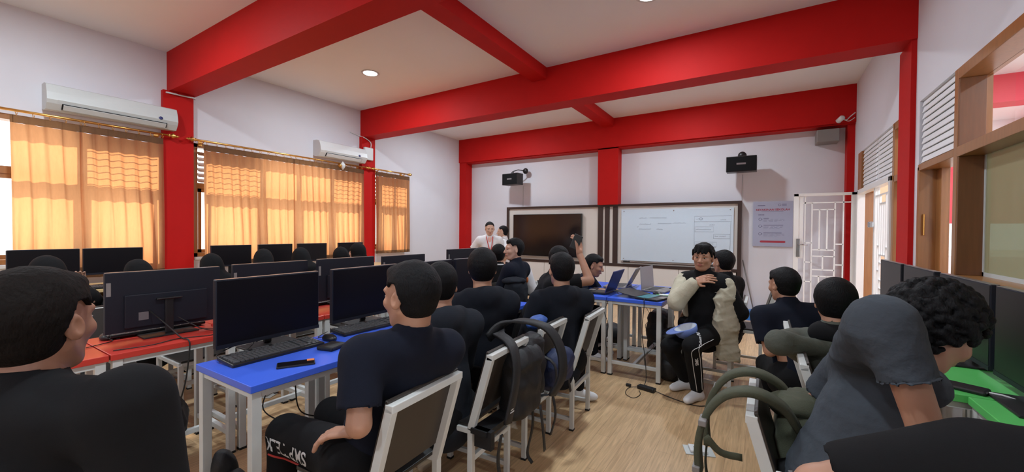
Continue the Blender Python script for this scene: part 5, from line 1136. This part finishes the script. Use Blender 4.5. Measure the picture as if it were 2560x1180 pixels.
# bags on the floor
t = bag((-1.55, 4.86, 0), 'small black bag lying on the floor under the far left blue desk'); soft((-1.60, 4.86, .085), (.16, .13, .085), 41, 'bagblk', 'bag_body', t, box=.05); MB().tube(rl_(t, arc_pts([(-1.66, 4.82, .16), (-1.62, 4.80, .21), (-1.57, 4.82, .16)], 10)), .008, 6).build('grab_handle', 'bagblk', t)
t = bag((-1.0, 4.80, 0), 'tall black backpack standing under the far right blue desk'); soft((-1.0, 4.80, .235), (.14, .16, .235), 42, 'bagblk', 'bag_body', t, box=.08); soft((-.98, 4.66, .15), (.10, .05, .11), 43, 'bagblk', 'front_pocket', t)
t = bag((-.70, 3.98, 0), 'big black backpack on the floor between the blue desk leg and the chair'); soft((-.70, 4.00, .225), (.135, .16, .225), 44, 'bagblk', 'bag_body', t, box=.07); soft((-.72, 3.84, .14), (.10, .05, .11), 45, 'bagblk', 'front_pocket', t)
t = bag((-2.16, .90, 0), 'black bag slumped on the floor between the legs of the nearest blue desk'); soft((-2.14, .88, .12), (.13, .12, .12), 46, 'bagblk', 'bag_body', t, fold=.012); soft((-2.16, .89, .22), (.06, .06, .10), 47, 'bagblk', 'peaked_top', t, fold=.008)
t = bag((-3.02, .80, 0), 'black bag on the floor beside the foreground boy under the red desk'); soft((-3.05, .85, .19), (.16, .15, .19), 48, 'bagblk', 'bag_body', t, box=.07, fold=.012); MB().tube(rl_(t, arc_pts([(-3.0, .80, .36), (-2.95, .76, .42), (-2.92, .80, .34)], 10)), .010, 6).build('grab_handle', 'bagblk', t)
# ------------------------------------------------------------------ laptops on the desk cluster
def laptop(loc, rz, label, ang=105, lidm='plast', W=.36, D=.245, keyb='keycap', lid_screen='scrmat', group='laptops'):
    """keyboard towards +x, hinge at x=0, width along y"""
    t = tag(empty('laptop', loc, rz), label, 'laptop', group); MB().box(0, D, -W / 2, W / 2, .003, .020, bev=.004).build('base', 'plast' if lidm != 'silver' else 'greyp', t)
    k = MB()
    for r in range(5):
        for i in range(14): k.box(.035 + r * .021, .052 + r * .021, -W / 2 + .02 + i * (W - .04) / 14, -W / 2 + .02 + (i + .82) * (W - .04) / 14, .020, .0225)
    k.build('keys', keyb, t); MB().box(.165, .225, -.05, .05, .020, .021).build('touchpad', 'greyp', t)
    T = Matrix.Translation((0, 0, .018)) @ Matrix.Rotation(-math.radians(ang), 4, 'Y')
    l = MB().box(0, .235, -W / 2, W / 2, -.007, .0, T, .003).build('lid', lidm, t); MB().box(.012, .225, -W / 2 + .008, W / 2 - .008, -.0005, .0015, T).build('screen', lid_screen, l)
    return t
laptop((-1.33, 4.03, TH), math.pi, 'laptop with desk blue reflected in its lid colour, used by the boy bent over it', 112, 'steelb')
laptop((-1.30, 4.56, TH), math.pi + .1, 'laptop with a grey lid standing right behind the one with the blue reflection', 118, 'silver')
laptop((-1.08, 4.50, TH), -.12, 'laptop seen edge on with its screen upright at the middle of the desks', 94, 'silver', lid_screen='wb')
t = laptop((-.985, 3.93, TH), -.25, 'opened dark laptop with a teal patterned keyboard half, on the near right desk', 172, 'plast', W=.30, D=.22); MB().box(.01, .125, -.14, .10, .0228, .0236).build('teal_sheet', 'pcb', t)
m = dup(mo, (-.83, 4.55, TH), 2.4, 'black mouse with a red stripe near the far edge of the desks'); MB().ball((-.02, .0, .022), (.03, .012, .017), 8).build('red_stripe', 'redc', m)
dup(mo, (-.90, 4.17, TH), 2.9, 'black mouse between the teal laptop and the white phone')
t = tag(empty('phone', (-.80, 4.12, TH), -1.2), 'white phone on a green notebook at the right edge of the blue desks', 'phone', 'phones'); MB().box(-.035, .035, -.075, .075, .012, .021, bev=.003).build('case', 'white', t)
tag(MB().box(-.075, .065, -.09, .09, 0, .012, bev=.002).build('notebook', 'green', None, (-.80, 4.10, TH), (0, 0, -1.2)), 'green notebook under the white phone on the blue desks', 'notebook')
# ------------------------------------------------------------------ cables
def cable(pts, label, r=.0035, m='cable', n=40, name='cable'): return tag(MB().tube(arc_pts(pts, n), r, 6).build(name, m), label, 'cable')
cable([(-.93, 3.93, TH + .01), (-.92, 3.72, TH + .012), (-.918, 3.708, TH - .05), (-.93, 3.70, .45), (-.90, 3.70, .22), (-.885, 3.68, .06), (-.88, 3.60, .02)], 'black charger cable hanging from the teal laptop down to its power brick')
tag(MB().box(-.075, .075, -.03, .03, 0, .032, bev=.006).build('power_brick', 'plast', None, (-.85, 3.555, 0), (0, 0, -.22)), 'black laptop power brick on the wooden floor in front of the desks', 'power adapter')
cable([(-.77, 3.54, .012), (-.66, 3.50, .005), (-.55, 3.46, .005), (-.44, 3.44, .005), (-.36, 3.50, .005), (-.31, 3.60, .005), (-.36, 3.72, .005), (-.34, 3.78, .03)], 'black cable running along the floor from the power brick past the white sock')
cable([(-.92, 3.57, .010), (-.99, 3.52, .004), (-.98, 3.38, .004), (-.90, 3.32, .004), (-.87, 3.42, .004), (-.90, 3.50, .010)], 'thin cable looped on the floor left of the power brick', .0025)
tag(MB().box(-.022, .022, -.014, .014, 0, .024, bev=.006).build('plug', 'plast', None, (-1.005, 3.555, 0)), 'small black plug at the end of the looped cable', 'plug')
cable([(-1.34, 4.22, TH + .015), (-1.28, 4.10, TH + .004), (-1.24, 4.00, TH + .004), (-1.15, 4.05, TH + .004)], 'short black cable with a plug beside the laptop with the blue reflection')
cable([(-1.10, 4.40, TH + .004), (-1.22, 4.34, TH + .004), (-1.20, 4.22, TH + .004), (-1.10, 4.28, TH + .004), (-1.18, 4.40, TH + .004), (-1.28, 4.62, TH + .004), (-1.34, 4.82, TH + .004)], 'thin dark cables tangled in the middle of the blue desk cluster', .0022)
cable([(-1.26, 3.745, TH - .03), (-1.28, 3.70, .60), (-1.25, 3.72, .48), (-1.275, 3.73, .3), (-1.24, 3.76, .1)], 'black cable hanging between the two near desks of the cluster', .003)
cable([(-1.16, 4.9, .70), (-1.2, 4.92, .5), (-1.13, 4.9, .35), (-1.19, 4.88, .25), (-1.1, 4.8, .08), (-1.2, 4.7, .01)], 'cable dangling behind the desk cluster with a plug', .003)
cable([(-1.02, 4.28, .70), (-.99, 4.3, .45), (-1.01, 4.28, .28), (-.95, 4.25, .2), (-1.02, 4.2, .10), (-1.0, 4.1, .02)], 'cable hanging below the middle of the desk cluster', .003)
cable([(-1.75, 1.0, .70), (-1.80, 1.06, .52), (-1.77, 1.20, .44), (-1.84, 1.3, .30), (-1.95, 1.35, .12), (-1.9, 1.42, .01)], 'black cable drooping below the nearest blue desk', .003)
cable([(-2.02, 1.1, .70), (-2.06, 1.02, .5), (-1.99, 1.08, .40), (-2.06, 1.10, .28), (-2.0, 1.16, .15), (-2.1, 1.25, .01)], 'zigzag black cable hanging behind the near leg of the blue desk', .003)
cable([(-1.86, .90, .005), (-1.92, 1.10, .005), (-2.10, 1.30, .005), (-2.3, 1.36, .005), (-2.30, 1.52, .005), (-2.1, 1.56, .005), (-1.9, 1.45, .005), (-1.78, 1.60, .005)], 'black power cord curling over the floor under the blue desks', .0045)
cable([(-1.95, 1.02, .012), (-2.05, 1.24, .006), (-2.2, 1.44, .006), (-2.0, 1.70, .006), (-1.85, 1.78, .006)], 'second black cord on the floor under the blue desks with a white plug', .004)
cable([(-1.90, 1.05, .01), (-1.87, .95, .01), (-1.83, .86, .005), (-1.78, .74, .005), (-1.70, .60, .005)], 'dark red cord on the floor beside the near desk leg', .0035, mat('dark_red_cord', (.12, .015, .012), .5))
tag(MB().box(-.04, .04, -.025, .025, 0, .03, bev=.008).build('plug', 'plast', None, (-2.18, 1.48, 0), (0, 0, .8)), 'chunky black plug on the floor under the blue desks', 'plug')
cable([(-2.13, .885, TH + .02), (-2.20, .88, TH + .02), (-2.24, .94, TH + .03), (-2.23, 1.02, TH + .05), (-2.27, 1.08, TH + .03), (-2.20, 1.0, TH + .012), (-2.22, .90, TH + .006), (-2.14, .87, TH + .006)], 'looped black keyboard cable on the nearest blue desk', .0028)
cable([(-3.02, .86, TH + .16), (-2.86, .90, TH + .08), (-2.78, .94, TH + .01), (-2.71, .95, TH + .004), (-2.695, .95, TH - .05), (-2.70, .93, .5), (-2.73, .90, .36), (-2.78, .86, .25)], 'black cable hanging from the nearest red desk edge', .0038)
cable([(-2.78, .66, TH + .004), (-2.74, .80, TH + .006), (-2.79, .93, TH + .004), (-2.73, 1.08, TH + .004), (-2.86, 1.16, TH + .006), (-2.92, 1.0, TH + .02)], 'thin dark cables straggling over the nearest red desk', .0025)
cable([(-2.95, .98, TH + .10), (-2.84, 1.06, TH + .03), (-2.78, 1.12, TH + .02), (-2.82, 1.16, TH + .06)], 'small tangle of cable with a red plug by the red desk keyboard', .003)
tag(MB().box(-.012, .012, -.018, .018, 0, .018, bev=.004).build('plug', 'redc', None, (-2.84, 1.13, TH + .028)), 'tiny red plug on the pale keyboard of the nearest red desk', 'plug')
# ------------------------------------------------------------------ floor sockets and small things
def socket(x, y, rz, label, s=1.):
    t = tag(empty('floor_socket', (x, y, 0), rz), label, 'floor socket', 'floor sockets'); MB().box(-.085 * s, .085 * s, -.055 * s, .055 * s, 0, .006, bev=.002).build('tape_plate', 'offw', t); MB().box(-.055 * s, .045 * s, -.042 * s, .042 * s, .006, .022, bev=.004).build('socket_box', 'white', t); MB().box(-.03 * s, -.008 * s, -.015 * s, .01 * s, .022, .024).build('outlet', 'greyp', t)
socket(-.335, 2.74, .35, 'white socket box taped to the floor of the aisle near the camera'); socket(-.29, 5.27, .3, 'small white socket box on the floor beyond the chair of the beige jacket boy', .75)
socket(-4.55, 1.50, 1.0, 'white socket box on the floor between the window desks and the red desks'); socket(-3.45, 1.72, .5, 'pale socket box on the floor beyond the red desk legs')
t = tag(empty('phone', (-1.64, 3.39, 0), .3), 'white phone like slab lying on the floor behind the third chair', 'phone', 'phones'); MB().box(-.09, .09, -.04, .04, 0, .03, bev=.004).build('case', 'white', t)
for x, y, l in ((-2.62, 1.62, 'pair of pale slippers on the floor between the blue and red desks'),):
    t = tag(empty('slipper', (x, y, 0), .5), l, 'slipper'); MB().ball((0, 0, .025), (.10, .04, .025), 10).build('sole', 'white', t)
tag(MB().box(-.5, .5, -.012, .012, 0, .03, bev=.003).build('cable_cover', 'plast', None, (-2.75, .86, 0), (0, 0, .45)), 'black floor cable cover strip at the bottom left', 'cable cover')
